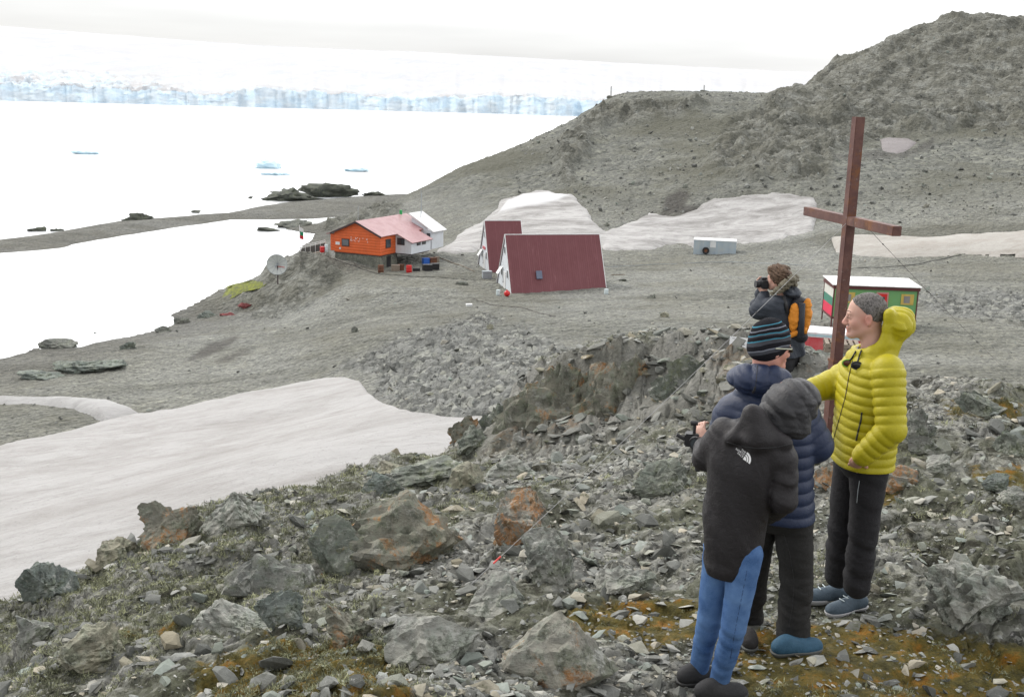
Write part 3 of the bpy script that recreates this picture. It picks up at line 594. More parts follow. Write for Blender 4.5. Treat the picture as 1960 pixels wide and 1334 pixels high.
def boulder(u, v, w, h, mat, label, seed, dep=.8, sub=5, sink=.3, rz=None, name='boulder', group=None, r=None, dirs=None, cuts=15, rough=.055, z=None, roll=0):
    p = on_ground(u, v) if r is None else at(u, v, r)
    if z is not None: p = atz(u, v, z)
    rough = rough*1.25; sink = sink+.08; rr_ = math.hypot(p[0], p[1]); sc_ = math.sqrt(rr_**2+(p[2]-HC)**2)/FPX
    W_, H_ = w*sc_, h*sc_/max(.5, math.cos(math.atan2(HC-p[2], rr_)))
    V, Fc = rock_shape(seed, sub, cuts, rough=rough, dirs=dirs)
    ex = V.max(0)-V.min(0); V = V/ex*2
    V = V*np.array([W_/2, W_/2*dep, H_/2/(1-sink)])
    if roll: c, s = math.cos(roll), math.sin(roll); V = V@np.array([[c, 0, s], [0, 1, 0], [-s, 0, c]])
    o = mesh_obj(name, V, Fc, RM[mat], smooth=True)
    o.data.polygons.foreach_set('use_smooth', np.full(len(Fc), rr_ > 30, dtype=bool))
    zz = H_/2/(1-sink)*(1-2*sink)
    o.location = (p[0]+math.sin(math.atan2(p[0], p[1]))*W_*dep*.35, p[1]+W_*dep*.35, p[2]+zz)
    o.rotation_euler = (0, 0, -math.atan2(p[0], p[1]) if rz is None else rz)
    return tag(o, label, 'rock', group)
wedge = [(-.25, -.75, .6, .5), (.75, -.3, .75, .52), (-.8, -.35, .35, .66), (0, -1, .05, .7)]
boulder(1062, 1322, 238, 112, 'wedge', 'big pale wedge shaped boulder with orange lichen at its foot, bottom edge of the photo', 3, .8, 5, .3, dirs=wedge, rough=.035)
boulder(952, 1172, 135, 62, 'pale', 'rounded pale boulder just above and left of the big wedge boulder', 4, .8, 5, .35)
boulder(1050, 1112, 112, 64, 'grey', 'smooth grey boulder right of the upper red tag', 14, .8, 5, .3)
boulder(1265, 950, 122, 66, 'green', 'slanted green grey boulder left of the black jacket, with lichen on its right end', 6, .7, 5, .3, dirs=[(-.5, -.5, .8, .45), (.7, -.6, .3, .6)])
boulder(1000, 1040, 118, 82, 'orange', 'boulder with bright orange lichen crossed by the guy wire', 7, .8, 5, .3)
boulder(785, 1085, 300, 128, 'rust', 'broad dark slab of rock with an orange lichen streak down its face', 48, .6, 5, .42, dirs=[(-.35, -.75, .6, .45), (.5, -.6, .7, .5), (-.7, -.1, .8, .6)], rough=.07)
boulder(660, 1100, 120, 80, 'green', 'rock ledge at the left end of the broad dark slab', 9, .6, 4, .3)
boulder(545, 1140, 190, 56, 'grey', 'long low grey ledge running left from the broad dark slab', 10, .5, 4, .35)
boulder(545, 1195, 92, 56, 'blue', 'dark blue grey wedge lying below the long low ledge', 12, .7, 5, .2, dirs=[(-.2, -.6, .9, .4)])
boulder(665, 1235, 92, 58, 'rust', 'jagged boulder with a rusty foot left of the pale streaked slab', 13, .8, 5, .25)
boulder(440, 1215, 170, 48, 'pale', 'flat pale boulder below the dark wedge', 15, .7, 5, .4)
boulder(190, 1290, 140, 58, 'buff', 'pale ribbed boulder near the bottom left corner', 16, .8, 5, .35)
boulder(330, 1040, 118, 62, 'rust', 'squared boulder standing on the crest against the snow at left', 17, .7, 5, .25)
boulder(455, 1000, 120, 50, 'pale', 'rounded light boulder next to the squared one on the crest', 18, .8, 5, .35)
boulder(85, 1150, 105, 62, 'blue', 'dark boulder on the crest near the left edge', 19, .8, 5, .3)
boulder(70, 1235, 72, 50, 'grey', 'smooth tilted boulder below the dark crest boulder at left', 20, .8, 5, .3)
boulder(225, 1075, 90, 36, 'buff', 'low pale boulder at the foot of the squared crest boulder', 21, .8, 5, .4)
boulder(800, 935, 150, 40, 'green', 'overhanging ledge with a dark hollow below, top of the slope by the snow', 22, .8, 5, .25, dirs=[(0, 0, 1, .5)])
boulder(898, 940, 66, 44, 'buff', 'boxy pale boulder right of the overhanging ledge', 23, .9, 4, .25)
boulder(735, 950, 90, 34, 'blue', 'grey split boulder left of the overhanging ledge', 24, .8, 5, .35)
boulder(985, 915, 110, 36, 'pale', 'flat pale rock below the left end of the outcrop', 25, .8, 5, .4)
boulder(905, 870, 80, 40, 'green', 'rounded mossy boulder at the left foot of the outcrop', 26, .8, 5, .3)
boulder(750, 912, 60, 20, 'buff', 'small flat topped rock on the crest beside the snow', 27, .8, 5, .3)
boulder(820, 1260, 190, 60, 'pale', 'slab streaked with white lichen left of the big wedge boulder', 28, .6, 4, .4)
boulder(1180, 1130, 120, 40, 'pale', 'low whitish rock above the orange moss patch', 29, .7, 5, .4)
boulder(1752, 852, 62, 54, 'grey', 'upright grey boulder right of the yellow jacket', 31, .8, 5, .25)
boulder(1768, 872, 66, 34, 'grey', 'angular dark boulder in front of the upright one right of the yellow jacket', 32, .8, 5, .25)
boulder(1902, 945, 44, 28, 'blue', 'small blue grey rock near the right edge above the split stone', 33, .8, 5, .2)
boulder(1935, 968, 56, 28, 'pale', 'split stone near the right edge', 34, .8, 5, .2)
boulder(1800, 905, 46, 28, 'pale', 'pale tilted stone between the dark boulder and the small blue grey rock', 35, .8, 5, .2)
boulder(1860, 1200, 170, 76, 'pale', 'white crusted cluster of rock at lower right', 36, .7, 5, .35, cuts=8, rough=.09)
boulder(1600, 925, 100, 50, 'orange', 'rock with orange lichen seen between the navy and the yellow jacket', 37, .6, 4, .35)
boulder(1722, 945, 84, 36, 'orange', 'low block with orange lichen right of the dark trouser legs', 38, .6, 4, .3)
boulder(1930, 870, 90, 44, 'green', 'ledge of greenish rock at the right edge', 39, .7, 5, .4)
boulder(1880, 800, 90, 36, 'green', 'ridge boulder far right where the slope drops to the plain', 40, .7, 5, .35)
boulder(1556, 768, 140, 96, 'pale', 'large smooth pale blue grey boulder behind the navy jacket and the cross', 41, .7, 5, .3, dirs=[(-.4, -.6, .6, .45), (.6, -.5, .6, .5)], r=12.2)
boulder(1425, 700, 100, 42, 'blue', 'smooth rock carrying the small white plaque', 42, .8, 5, .3, r=13.6)
boulder(1345, 692, 120, 44, 'grey', 'sloping grey boulder left of the plaque rock', 43, .8, 5, .3, r=14)
boulder(1300, 668, 110, 22, 'buff', 'flat buff ledge at the back of the outcrop', 44, .8, 5, .3, r=14.6)
# the outcrop itself
def outcrop():
    parts = [(1075, 858, 250, 165, 'rust', 51, 13.1), (960, 872, 130, 108, 'green', 52, 14.0), (1200, 845, 190, 150, 'rust', 53, 12.7), (1330, 806, 180, 120, 'green', 54, 12.3), (895, 858, 90, 70, 'rust', 57, 14.8)]
    lab = ['broad central face of the rocky outcrop, grey with rust stains', 'sloping left shoulder of the rocky outcrop above the snow tip', 'rust streaked face of the rocky outcrop crossed by the guy wire',
           'right end of the rocky outcrop beside the navy jacket', 'lowest left block of the rocky outcrop touching the snow']
    for (u, v, w, h, m_, sd, r), lb in zip(parts, lab):
        boulder(u, v, w, h, m_, lb, sd, .55, 5, .28, r=r, name='outcrop_rock', dirs=[(-.2, -.8, .45, .5), (.6, -.6, .4, .55), (-.7, -.5, .5, .6), (0, 0, 1, .72)], cuts=18, rough=.1, group='blocks of the rocky outcrop')
outcrop()
# shore and sea rocks
for u, v, w, h, m_, sd, lb in ((562, 385, 135, 24, 'dark', 61, 'long dark rock ridge at the sea end of the shingle spit'), (625, 378, 120, 22, 'dark', 62, 'right hump of the dark rock ridge on the spit'), (715, 379, 56, 13, 'dark', 63, 'small dark rock hump between the ridge and the hillside'),
        (262, 424, 60, 12, 'dark', 64, 'dark rock on the outer edge of the spit at left centre'), (68, 443, 34, 7, 'dark', 65, 'leftmost low rock off the spit'), (108, 443, 24, 5, 'dark', 66, 'second low rock from the left off the spit'),
        (375, 408, 22, 5, 'fargrey', 67, 'small grey rock beside the middle of the spit'), (480, 380, 9, 5, 'dark', 68, 'tiny rock off the tip of the dark ridge'), (512, 443, 44, 7, 'dark', 69, 'low dark rock in the lagoon'),
        (565, 437, 76, 12, 'fargrey', 70, 'flat grey rock in the lagoon left of the orange house')):
    boulder(u, v, w, h, m_, lb, sd, .6, 4, .3, z=.0, name='sea_rock', cuts=8, rough=.1, group='rocks in the sea and lagoon')
for u, v, w, h, m_, sd, lb in ((345, 620, 30, 16, 'fargrey', 71, 'round boulder at the waterline, largest on the pebble shore'), (315, 636, 32, 10, 'fargrey', 72, 'flat boulder left of the round one on the shore'), (245, 668, 30, 13, 'farblue', 73, 'pale boulder inland of the waterline'),
        (118, 650, 62, 7, 'dark', 74, 'long wet rock in the shallows at left'), (180, 648, 30, 9, 'dark', 75, 'wet rock right of the long one in the shallows'), (20, 664, 34, 8, 'dark', 76, 'wet rock in the shallows at the left edge'), (110, 668, 70, 12, 'fargrey', 77, 'low gravelly rock at the waterline at left'),
        (400, 608, 40, 9, 'farblue', 78, 'pale flat rock right of the round shore boulder'), (330, 590, 60, 5, 'dark', 79, 'thin reef at the waterline left of the green moss'),
        (165, 716, 130, 22, 'farblue', 81, 'larger of the two blue green slabs on the beach'), (70, 728, 84, 12, 'farblue', 82, 'smaller of the two blue green slabs on the beach, further left'), (215, 706, 60, 14, 'farblue', 83, 'right end of the blue green slabs on the beach'),
        (880, 546, 26, 6, 'fargrey', 84, 'low pile of stones in front of the rear hut'), (1193, 539, 18, 5, 'dark', 85, 'dark stone right of the front hut'), (1247, 572, 20, 9, 'fargrey', 86, 'grey stone on the plain right of the front hut'), (678, 636, 14, 12, 'fargrey', 87, 'lone upright stone on the gravel'),
        (938, 630, 14, 10, 'buff', 88, 'lone buff stone on the rubble below the huts'), (1270, 607, 18, 8, 'buff', 89, 'yellowish stone beside the thin snow rill')):
    boulder(u, v, w, h, m_, lb, sd, .7, 5, .3, name='shore_rock' if u < 460 else 'stone', cuts=8, rough=.08)
# moss on the shore
def flat_patch(name, pts, mat, label, cat):
    P = [on_ground(u, v) for u, v in pts]; c = sum(P)/len(P)
    V = []; n = len(P)
    for k, s in enumerate((1.0, .6, .0)):
        for p in P: q_ = c+(p-c)*s; V.append((q_[0], q_[1], float(ground(q_[0], q_[1]))+(.0 if k == 0 else .18)))
    Fc = [(k*n+i, k*n+(i+1) % n, (k+1)*n+(i+1) % n, (k+1)*n+i) for k in range(2) for i in range(n)]
    return tag(mesh_obj(name, V, Fc, mat), label, cat, kind='stuff')
gm = Mat('shore_moss', rough=1); gm.col(gm.mix(gm.rng(gm.noise(2.5, 8, .8), .4, .6), (.09, .10, .05), (.2, .22, .03)))
flat_patch('shore_moss', [(398, 558), (430, 553), (470, 550), (512, 542), (500, 552), (465, 560), (440, 574), (425, 570), (440, 560), (410, 561)], gm.m, 'bright yellow green moss along the waterline below the dish', 'moss')
# icebergs
im = Mat('berg_ice', rough=.5); im.col(im.mix(im.noise(.5, 6, .7), (.38, .66, .82), (.74, .84, .88)))
for u, v, w, h, sd, lb in ((163, 295, 50, 6, 91, 'flat blue ice floe far left on the bay'), (515, 322, 54, 17, 92, 'largest iceberg, domed and pale blue, in the middle of the bay'), (532, 335, 62, 5, 93, 'flat ice floe right below the largest iceberg'), (684, 328, 54, 7, 94, 'flat ice floe right of the largest iceberg')):
    p = atz(u, v, 0); s = np.linalg.norm(p-[0, 0, HC])/FPX; V, Fc = rock_shape(sd, 4, 6, .6, .9, .13)
    V = V/(V.max(0)-V.min(0))*[w*s, w*s*.7, h*s*1.5]
    tag(mesh_obj('iceberg', V, Fc, im.m, loc=(p[0], p[1], h*s*.25)), lb, 'iceberg', 'ice floating in the bay')
# ------------------------------------------------------------------ buildings and gear
class MB:
    def __init__(s): s.V = []; s.F = []; s.M = []
    def add(s, V, Fc, m=0):
        b = len(s.V); s.V += [tuple(map(float, v)) for v in V]; s.F += [tuple(b+i for i in f) for f in Fc]; s.M += [m]*len(Fc); return s
    def box(s, x0, x1, y0, y1, z0, z1, m=0):
        return s.add([(x0, y0, z0), (x1, y0, z0), (x1, y1, z0), (x0, y1, z0), (x0, y0, z1), (x1, y0, z1), (x1, y1, z1), (x0, y1, z1)],
                     [(0, 3, 2, 1), (4, 5, 6, 7), (0, 1, 5, 4), (1, 2, 6, 5), (2, 3, 7, 6), (3, 0, 4, 7)], m)
    def tube(s, a, b, r, n=8, r2=None, m=0, square=False):
        a = Vector(a); b = Vector(b); d = (b-a).normalized(); t = Vector((0, 0, 1)) if abs(d.z) < .9 else Vector((1, 0, 0))
        x = d.cross(t).normalized(); y = d.cross(x); r2 = r if r2 is None else r2; k0 = .5 if square else 0
        V = [a+(x*math.cos(2*math.pi*(i+k0)/n)+y*math.sin(2*math.pi*(i+k0)/n))*r for i in range(n)]+[b+(x*math.cos(2*math.pi*(i+k0)/n)+y*math.sin(2*math.pi*(i+k0)/n))*r2 for i in range(n)]
        return s.add(V, [(i, (i+1) % n, n+(i+1) % n, n+i) for i in range(n)]+[tuple(range(n))[::-1], tuple(range(n, 2*n))], m)
    def lathe(s, prof, c=(0, 0, 0), n=20, m=0):
        V = [(c[0]+r*math.cos(2*math.pi*i/n), c[1]+r*math.sin(2*math.pi*i/n), c[2]+z) for r, z in prof for i in range(n)]
        F_ = [(k*n+i, k*n+(i+1) % n, (k+1)*n+(i+1) % n, (k+1)*n+i) for k in range(len(prof)-1) for i in range(n)]
        return s.add(V, F_+[tuple(range(n))[::-1], tuple(range((len(prof)-1)*n, len(prof)*n))], m)
    def slab(s, pts, th, m=0):                 # plate through 3D points, thickened along its normal
        P = [Vector(p) for p in pts]; nrm = (P[1]-P[0]).cross(P[2]-P[0]).normalized()*th; n = len(P)
        V = P+[p+nrm for p in P]
        return s.add(V, [tuple(range(n))[::-1], tuple(range(n, 2*n))]+[(i, (i+1) % n, n+(i+1) % n, n+i) for i in range(n)], m)
    def build(s, name, mat, parent=None, smooth=False, bevel=0):
        bm = bmesh.new(); vs = [bm.verts.new(v) for v in s.V]
        for f, m in zip(s.F, s.M):
            try: ff = bm.faces.new([vs[i] for i in f]); ff.material_index = m
            except ValueError: pass
        bmesh.ops.recalc_face_normals(bm, faces=bm.faces)
        if bevel: bmesh.ops.bevel(bm, geom=list(bm.edges), offset=bevel, segments=2, affect='EDGES', clamp_overlap=True)
        me = bpy.data.meshes.new(name); bm.to_mesh(me); bm.free()
        for mm in (mat if isinstance(mat, (list, tuple)) else [mat]): me.materials.append(mm)
        if smooth:
            me.polygons.foreach_set('use_smooth', np.ones(len(me.polygons), bool))
        o = bpy.data.objects.new(name, me); COL.objects.link(o)
        if parent is not None: o.parent = parent
        return o
def paint(name, c, rough=.6, dirt=.35, dirtc=None, sc=2.0, rib=None, ribax='X', metal=0, bump=.004):
    m = Mat(name, rough=rough, spec=.4); m.b.inputs['Metallic'].default_value = metal
    d = dirtc or tuple(x*.6 for x in c)
    k = m.mix(m.math('MULTIPLY', m.rng(m.noise(sc, 8, .7), .45, .68), dirt), c, d)
    st = m.noise(1, 6, .7, co=m.map((sc*3, sc*3, sc*.4))); k = m.mix(m.math('MULTIPLY', m.rng(st, .52, .7), dirt*.8), k, d)
    h = m.noise(sc*12, 5, .7)
    if rib:
        w = m.wave(rib/math.pi/2*3.1416, 0, ribax); k = m.mix(m.rng(w, .0, .25), m.mix(1, k, (.82, .82, .82), 'MULTIPLY'), k); m.bump(w, .7, .03)
    else: m.bump(h, .4, bump)
    m.col(k); return m.m
M_orange = paint('orange_boards', (.66, .125, .03), .6, .5, (.45, .09, .03), 1.5, rib=2.2, ribax='Z')
M_white = paint('white_boards', (.62, .66, .70), .5, .35, (.42, .43, .43), 1.2)
M_whitep = paint('white_paint', (.66, .67, .67), .5, .3)
M_roofp = paint('faded_red_roof', (.40, .225, .23), .4, .6, (.26, .09, .10), .8, rib=5, ribax='X')
M_maroon = paint('maroon_metal', (.165, .038, .052), .38, .35, (.20, .06, .075), .5, rib=None)
M_frame = paint('dark_frame', (.045, .03, .03), .6, .2)
M_glass = Mat('window_glass', rough=.12, spec=.8).col((.05, .06, .07)).m
M_stone = rock_mat('stone_footing', (.15, .15, .135), 0, 1.2, .3, .2)
M_rust = paint('rusty_iron', (.11, .05, .032), .85, .7, (.2, .085, .04), 3)
M_wood = paint('weathered_wood', (.23, .19, .15), .9, .5, None, 3)
M_black = paint('black_plastic', (.018, .018, .02), .5, .2)
M_red = paint('red_plastic', (.55, .02, .02), .4, .3)
M_grey = paint('grey_paint', (.3, .33, .35), .6, .4)

def sheet_joints(m_name, c):
    m = Mat(m_name, rough=.42, spec=.35)
    co = m.sep(m.co, 0); z = m.sep(m.co, 2)
    k = m.mix(m.math('MULTIPLY', m.rng(m.noise(.5, 7, .7), .4, .65), .5), c, (.165, .055, .062))
    fr = m.math('FRACT', m.math('MULTIPLY', co, 1.05)); k = m.mix(m.math('MULTIPLY', m.rng(fr, .05, .02), .35), k, (.28, .1, .115))
    st = m.noise(1, 6, .75, co=m.map((5, 1, .35))); k = m.mix(m.math('MULTIPLY', m.rng(st, .58, .68), .4), k, (.3, .13, .14))
    m.col(k); m.bump(m.wave(1.6, 0, 'X'), .25, .02); return m.m
M_aroof = sheet_joints('maroon_sheets', (.135, .038, .044))

def place(name, u, v, r, rz, **k):
    p = at(u, v, r); return empty(name, tuple(p), rz, **k)
def aframe(u, v, r, ang, L, Wd, Hh, label, sign=False):
    """origin: near bottom corner of the gable; x along the ridge, y across the gable"""
    t = place('a_frame_hut', u, v, r, ang, label=label, cat='hut', group='white and maroon A frame huts')
    MB().slab([(0.0, 0, 0), (0.0, Wd, 0), (0.0, Wd/2, Hh)], -.06).build('gable_wall', M_white, t)
    MB().slab([(L-.06, 0, 0), (L-.06, Wd, 0), (L-.06, Wd/2, Hh)], -.06).build('gable_wall', M_white, t)
    o = MB(); nx = Vector((0, -Hh, Wd/2)).normalized()*.07
    for sgn in (0, 1):
        y0 = 0 if sgn == 0 else Wd; n_ = Vector((0, -nx.y if sgn else nx.y, nx.z))
        pts = [Vector((-.12, y0, -.08)), Vector((L+.12, y0, -.08)), Vector((L+.12, Wd/2, Hh+.02)), Vector((-.12, Wd/2, Hh+.02))]
        if sgn: pts = pts[::-1]
        MB().slab([p+n_*.3 for p in pts], .06).build('roof', M_aroof, t)
    tr = MB()
    for x in (-.17, L+.125):
        for y0 in (0, Wd): tr.tube((x+.02, y0+(-.05 if y0 == 0 else .05), -.1), (x+.02, Wd/2, Hh+.12), .055, 4)
    tr.tube((-.2, Wd/2, Hh+.1), (L+.2, Wd/2, Hh+.1), .045, 6); tr.build('edge_trim', M_whitep, t)
    MB().box(-.02, L-.02, .05, Wd-.05, -.2, -.085).build('floor_frame', M_frame, t)
    def window(y, z, w, h):
        f = MB(); f.box(-.13, -.065, y-w/2-.05, y+w/2+.05, z-.05, z+h+.05); f = f.build('window', M_whitep, t); MB().box(-.145, -.132, y-w/2, y+w/2, z, z+h).build('pane', M_glass, f)
    window(Wd*.5, Hh*.70, .3, .55); window(Wd*.30, Hh*.30, .32, .65); window(Wd*.66, Hh*.30, .32, .65)
    d = MB().box(-.11, -.062, Wd*.42, Wd*.57, .02, 2.0).build('door', M_whitep, t); MB().box(-.14, -.112, Wd*.55, Wd*.565, .9, 1.05).build('handle', M_frame, d)
    a_ = MB(); a_.slab([(-.13, Wd*.60, Hh*.30+.7), (-.13, Wd*.74, Hh*.30+.7), (-.55, Wd*.74, Hh*.30+.05), (-.55, Wd*.60, Hh*.30+.05)], .03); a_.build('shutter', M_whitep, t)
    if sign: MB().box(-.13, -.062, Wd*.42, Wd*.62, Hh*.46, Hh*.46+.28).build('sign_board', paint('sign_red', (.5, .12, .14), .6), t)
    for i in range(5):
        x = .15+i*(L-.3)/4; leg = MB().tube((x, .12, -.75), (x, .12, -.2), .06, 8).build('post', M_whitep, t)
        MB().lathe([(.26, -.95), (.29, -.6), (.27, -.55)], (x, .12, 0), 14).build('footing', M_rust, leg)
        MB().tube((x, Wd-.12, -.75), (x, Wd-.12, -.2), .06, 8).build('post', M_whitep, t)
    return t
A13 = math.radians(15)
h1_ = aframe(982, 571, 100, A13, 8.95, 6.0, 5.35, 'nearer A frame hut with a long maroon roof, white gable and a small skylight')
MB().slab([(2.4, .78, 1.62-.02), (2.95, .78, 1.62-.02), (2.95, 1.14, 2.28), (2.4, 1.14, 2.28)], .13).build('skylight', paint('skylight', (.12, .14, .2), .3), h1_)
bk = at(916, 514, 117.5); c_, s_ = math.cos(A13), math.sin(A13)
o2 = np.array([bk[0]+s_*5.6, bk[1]-c_*5.6, bk[2]])
h2_ = aframe(983, 565, 100, A13, 3.6, 5.6, 5.3, 'rear A frame hut, shorter, partly hidden, with a faded red board on its gable', True); h2_.location = tuple(o2)
# steps and clutter by the huts
def ladder_steps(t_loc, rz, label):
    t = empty('steps', t_loc, rz, label=label, cat='steps')
    MB().box(-.9, .1, -.5, .6, -.1, 0).build('landing', M_wood, t)
    for y in (-.45, .55): MB().box(-.85, -.75, y-.05, y+.05, -.75, -.1).build('leg', M_rust, t)
    s = MB(); s.tube((-.9, -.55, 0), (-1.2, -1.3, -.8), .04, 6); s.tube((-.3, -.55, 0), (-.6, -1.3, -.8), .04, 6); s.build('rail', M_whitep, t)
    for k in range(3): f = (k+.7)/3; MB().box(-.9-.3*f, -.3-.3*f, -.65-.75*f, -.45-.75*f, -.8*f, -.8*f+.05).build('tread', M_whitep, t)
g1_ = h1_.matrix_basis @ Vector((0, 2.8, 0)); ladder_steps(tuple(Matrix.Rotation(A13, 3, 'Z') @ Vector((-.12, 3.0, -.05))+Vector(h1_.location)), A13, 'small wooden landing with white steps at the door of the nearer hut')
ladder_steps(tuple(Matrix.Rotation(A13, 3, 'Z') @ Vector((-.12, 2.6, -.05))+Vector(h2_.location)), A13, 'weathered wooden steps at the door of the rear hut')
def barrel(u, v, r, hgt, rad, mat, label, name='barrel', cat='barrel', p=None, lidmat=None):
    if p is None: p = at(u, v, r); p[2] = float(ground(p[0], p[1]))-.03
    t = empty(name, tuple(p), 0, label=label, cat=cat)
    MB().lathe([(rad*.96, 0), (rad, .02), (rad, hgt*.32), (rad*1.04, hgt*.34), (rad, hgt*.36), (rad, hgt*.65), (rad*1.04, hgt*.67), (rad, hgt*.69), (rad, hgt*.96), (rad*1.02, hgt*.98)], n=18).build('drum', mat, t, True)
    MB().lathe([(rad*.97, hgt*.981), (rad*.97, hgt), (rad*.9, hgt*1.0), (rad*.9, hgt*.985)], n=18).build('lid', lidmat or mat, t)
    return t
M_blue = paint('blue_plastic', (.03, .12, .45), .4); M_palebl = paint('pale_plastic', (.55, .62, .63), .5)
barrel(953, 577, 98.6, .55, .19, M_palebl, 'pale grey drum below the steps of the nearer hut')
def ball(u, v, r, rad, mat, label, name='buoy', cat='buoy'):
    p = at(u, v, r); p[2] = float(ground(p[0], p[1]))
    t = empty(name, tuple(p), 0, label=label, cat=cat)
    V, Fc = ICO[4]; mesh_obj('float', V*rad+[0, 0, rad*.95], Fc, mat, t); MB().tube((0, 0, rad*1.85), (0, 0, rad*2.15), rad*.2, 8).build('eye', mat, t)
ball(970, 577, 98.2, .27, M_red, 'bright red buoy on the gravel under the nearer hut gable')
barrel(1160, 567, 99.5, .5, .2, M_palebl, 'white drum at the right end of the nearer hut roof')
def crate(u, v, r, w, d, h, mat, label, rz=.2, p=None, name='crate', cat='crate', up=0):
    if p is None: p = at(u, v, r); p[2] = float(ground(p[0], p[1]))+up
    t = empty(name, tuple(p), rz, label=label, cat=cat)
    MB().box(-w/2, w/2, -d/2, d/2, 0, h*.86).build('box', mat, t, bevel=.02)
    MB().box(-w/2-.02, w/2+.02, -d/2-.02, d/2+.02, h*.864, h).build('lid', mat, t, bevel=.01); return t
crate(932, 536, 108, .9, .7, .75, M_grey, 'grey box on the ground between the two huts')
crate(898, 576, 92, .5, .4, .2, M_whitep, 'small white box lying on the gravel left of the front hut')

# orange house
def house():
    A = math.radians(-25); t = place('orange_house', 728, 490, 114, A, label='orange hut on a stone footing with a faded pink roof and a white annex', cat='house')
    # x along the gable wall to the right, y back; origin at the right front corner
    W_, L_, E_, S_ = 5.6, 9.6, 2.05, .44; pk = E_+W_/2*S_; zb = 0
    MB().slab([(-W_, 0, zb), (0, 0, zb), (0, 0, E_), (-W_/2, 0, pk), (-W_, 0, E_)], -.1).build('wall', M_orange, t)
    MB().box(-.1, 0, .102, L_, zb, E_-.02).build('wall', M_orange, t); MB().box(-W_, -W_+.1, .102, L_, zb, E_-.02).build('wall', M_orange, t)
    MB().slab([(-W_, L_, zb), (0, L_, zb), (0, L_, E_), (-W_/2, L_, pk), (-W_, L_, E_)], -.1).build('wall', M_orange, t)
    aw = 1.9; y0, y1 = 3.0, 7.0; xe = aw; ze = pk-(W_/2+aw)*S_
    rf = MB().slab([(.3, -.35, pk-(W_/2+.3)*S_+.03), (.3, y0-.25, pk-(W_/2+.3)*S_+.03), (-W_/2, y0-.25, pk+.03), (-W_/2, -.35, pk+.03)], .08)
    rf.slab([(xe+.25, y0-.25, ze-.25*S_+.03), (xe+.25, y1+.1, ze-.25*S_+.03), (-W_/2, y1+.1, pk+.03), (-W_/2, y0-.25, pk+.03)], .08)
    rf.slab([(.3, y1+.1, pk-(W_/2+.3)*S_+.03), (.3, L_+.3, pk-(W_/2+.3)*S_+.03), (-W_/2, L_+.3, pk+.03), (-W_/2, y1+.1, pk+.03)], .08)
    rf.slab([(-W_-.3, L_+.3, pk-(W_/2+.3)*S_+.03), (-W_-.3, -.35, pk-(W_/2+.3)*S_+.03), (-W_/2, -.35, pk+.03), (-W_/2, L_+.3, pk+.03)], .08)
    roof = rf.build('roof', M_roofp, t)
    fb = MB()
    for x2 in (.3, -W_-.3): fb.slab([(-W_/2, -.38, pk+.09), (x2, -.38, pk-(abs(x2+W_/2))*S_+.09), (x2, -.38, pk-(abs(x2+W_/2))*S_-.10), (-W_/2, -.38, pk-.10)], .03)
    fb.build('bargeboard', M_frame, roof)
    MB().box(-W_/2-.1, -W_/2+.1, 8.6, 8.85, pk, pk+.55).build('chimney', paint('green_cap', (.02, .35, .09), .5), roof)
    # annex
    an = MB().slab([(0.004, y0, -.02), (aw, y0, -.02), (aw, y0, ze), (0.004, y0, pk-W_/2*S_-.01)], -.08); an.box(aw-.08, aw, y0+.082, y1, -.02, ze-.01)
    an.slab([(0.004, y1, -.02), (aw, y1, -.02), (aw, y1, ze), (0.004, y1, pk-W_/2*S_-.01)], -.08); an.build('annex_wall', M_white, t)
    MB().box(0.01, aw-.1, y0+.1, y1-.1, -.14, -.03).build('annex_floor', M_frame, t)
    def win(x0, x1, z0, z1, y, nm='window'):
        f = MB().box(x0-.09, x1+.09, y-.05, y-.003, z0-.09, z1+.09).build(nm, M_frame, t); MB().box(x0, x1, y-.062, y-.052, z0, z1).build('pane', M_glass, f)
    win(-4.6, -3.85, .75, 1.35, -.0)
    win(.3, .62, .95, 1.5, y0, 'window'); win(.72, 1.0, .95, 1.5, y0, 'window')
    def sidewin(x, ya, yb, z0, z1):
        f = MB().box(x+.003, x+.05, ya-.08, yb+.08, z0-.08, z1+.08).build('window', M_frame, t); MB().box(x+.052, x+.062, ya, yb, z0, z1).build('pane', M_glass, f)
    sidewin(0, 1.1, 1.9, .75, 1.5); sidewin(aw, 4.2, 4.8, .85, 1.15); sidewin(aw, 5.3, 5.9, .85, 1.15)
    MB().box(-5.45, -4.95, -.03, -.004, .75, 1.05).build('plaque', M_whitep, t); MB().box(-5.0, -4.8, -.03, -.004, .3, .5).build('notice', M_whitep, t)
    # flaked white patches where the lettering has worn off
    rr = random.Random(4); fl = MB()
    for k in range(34):
        x = -3.7+rr.random()*2.2; z = 1.2+.45*rr.random(); w = .03+.1*rr.random(); h = .02+.07*rr.random()
        fl.add([(x, -.006, z), (x+w, -.006, z+.01*rr.random()), (x+w*.8, -.006, z+h), (x+.2*w, -.006, z+h*.8)], [(0, 1, 2, 3)])
    fl.build('flaked_paint', M_whitep, t)
    # footing of field stone, deeper at the right
    MB().slab([(-W_+.05, .03, -.08), (-W_+.05, .03, -1.0), (-.05, .03, -2.1), (-.05, .03, -.08)], -.3).slab([(-.06, .335, -2.1), (-.06, 3.4, -1.9), (-.06, 3.4, -.08), (-.06, .335, -.08)], -.25).build('stone_footing', M_stone, t)
    MB().box(-.058, -.02, 1.3, 2.1, -1.5, -.2).build('cellar_door', M_black, t)
    MB().box(-W_-.04, .04, -.04, L_, -.075, -.002).build('floor_edge', M_frame, t)
    # white rear block
    wr = MB().box(-1.2, 1.35, 8.3, 10.9, -.1, 1.72).build('rear_block', M_white, t)
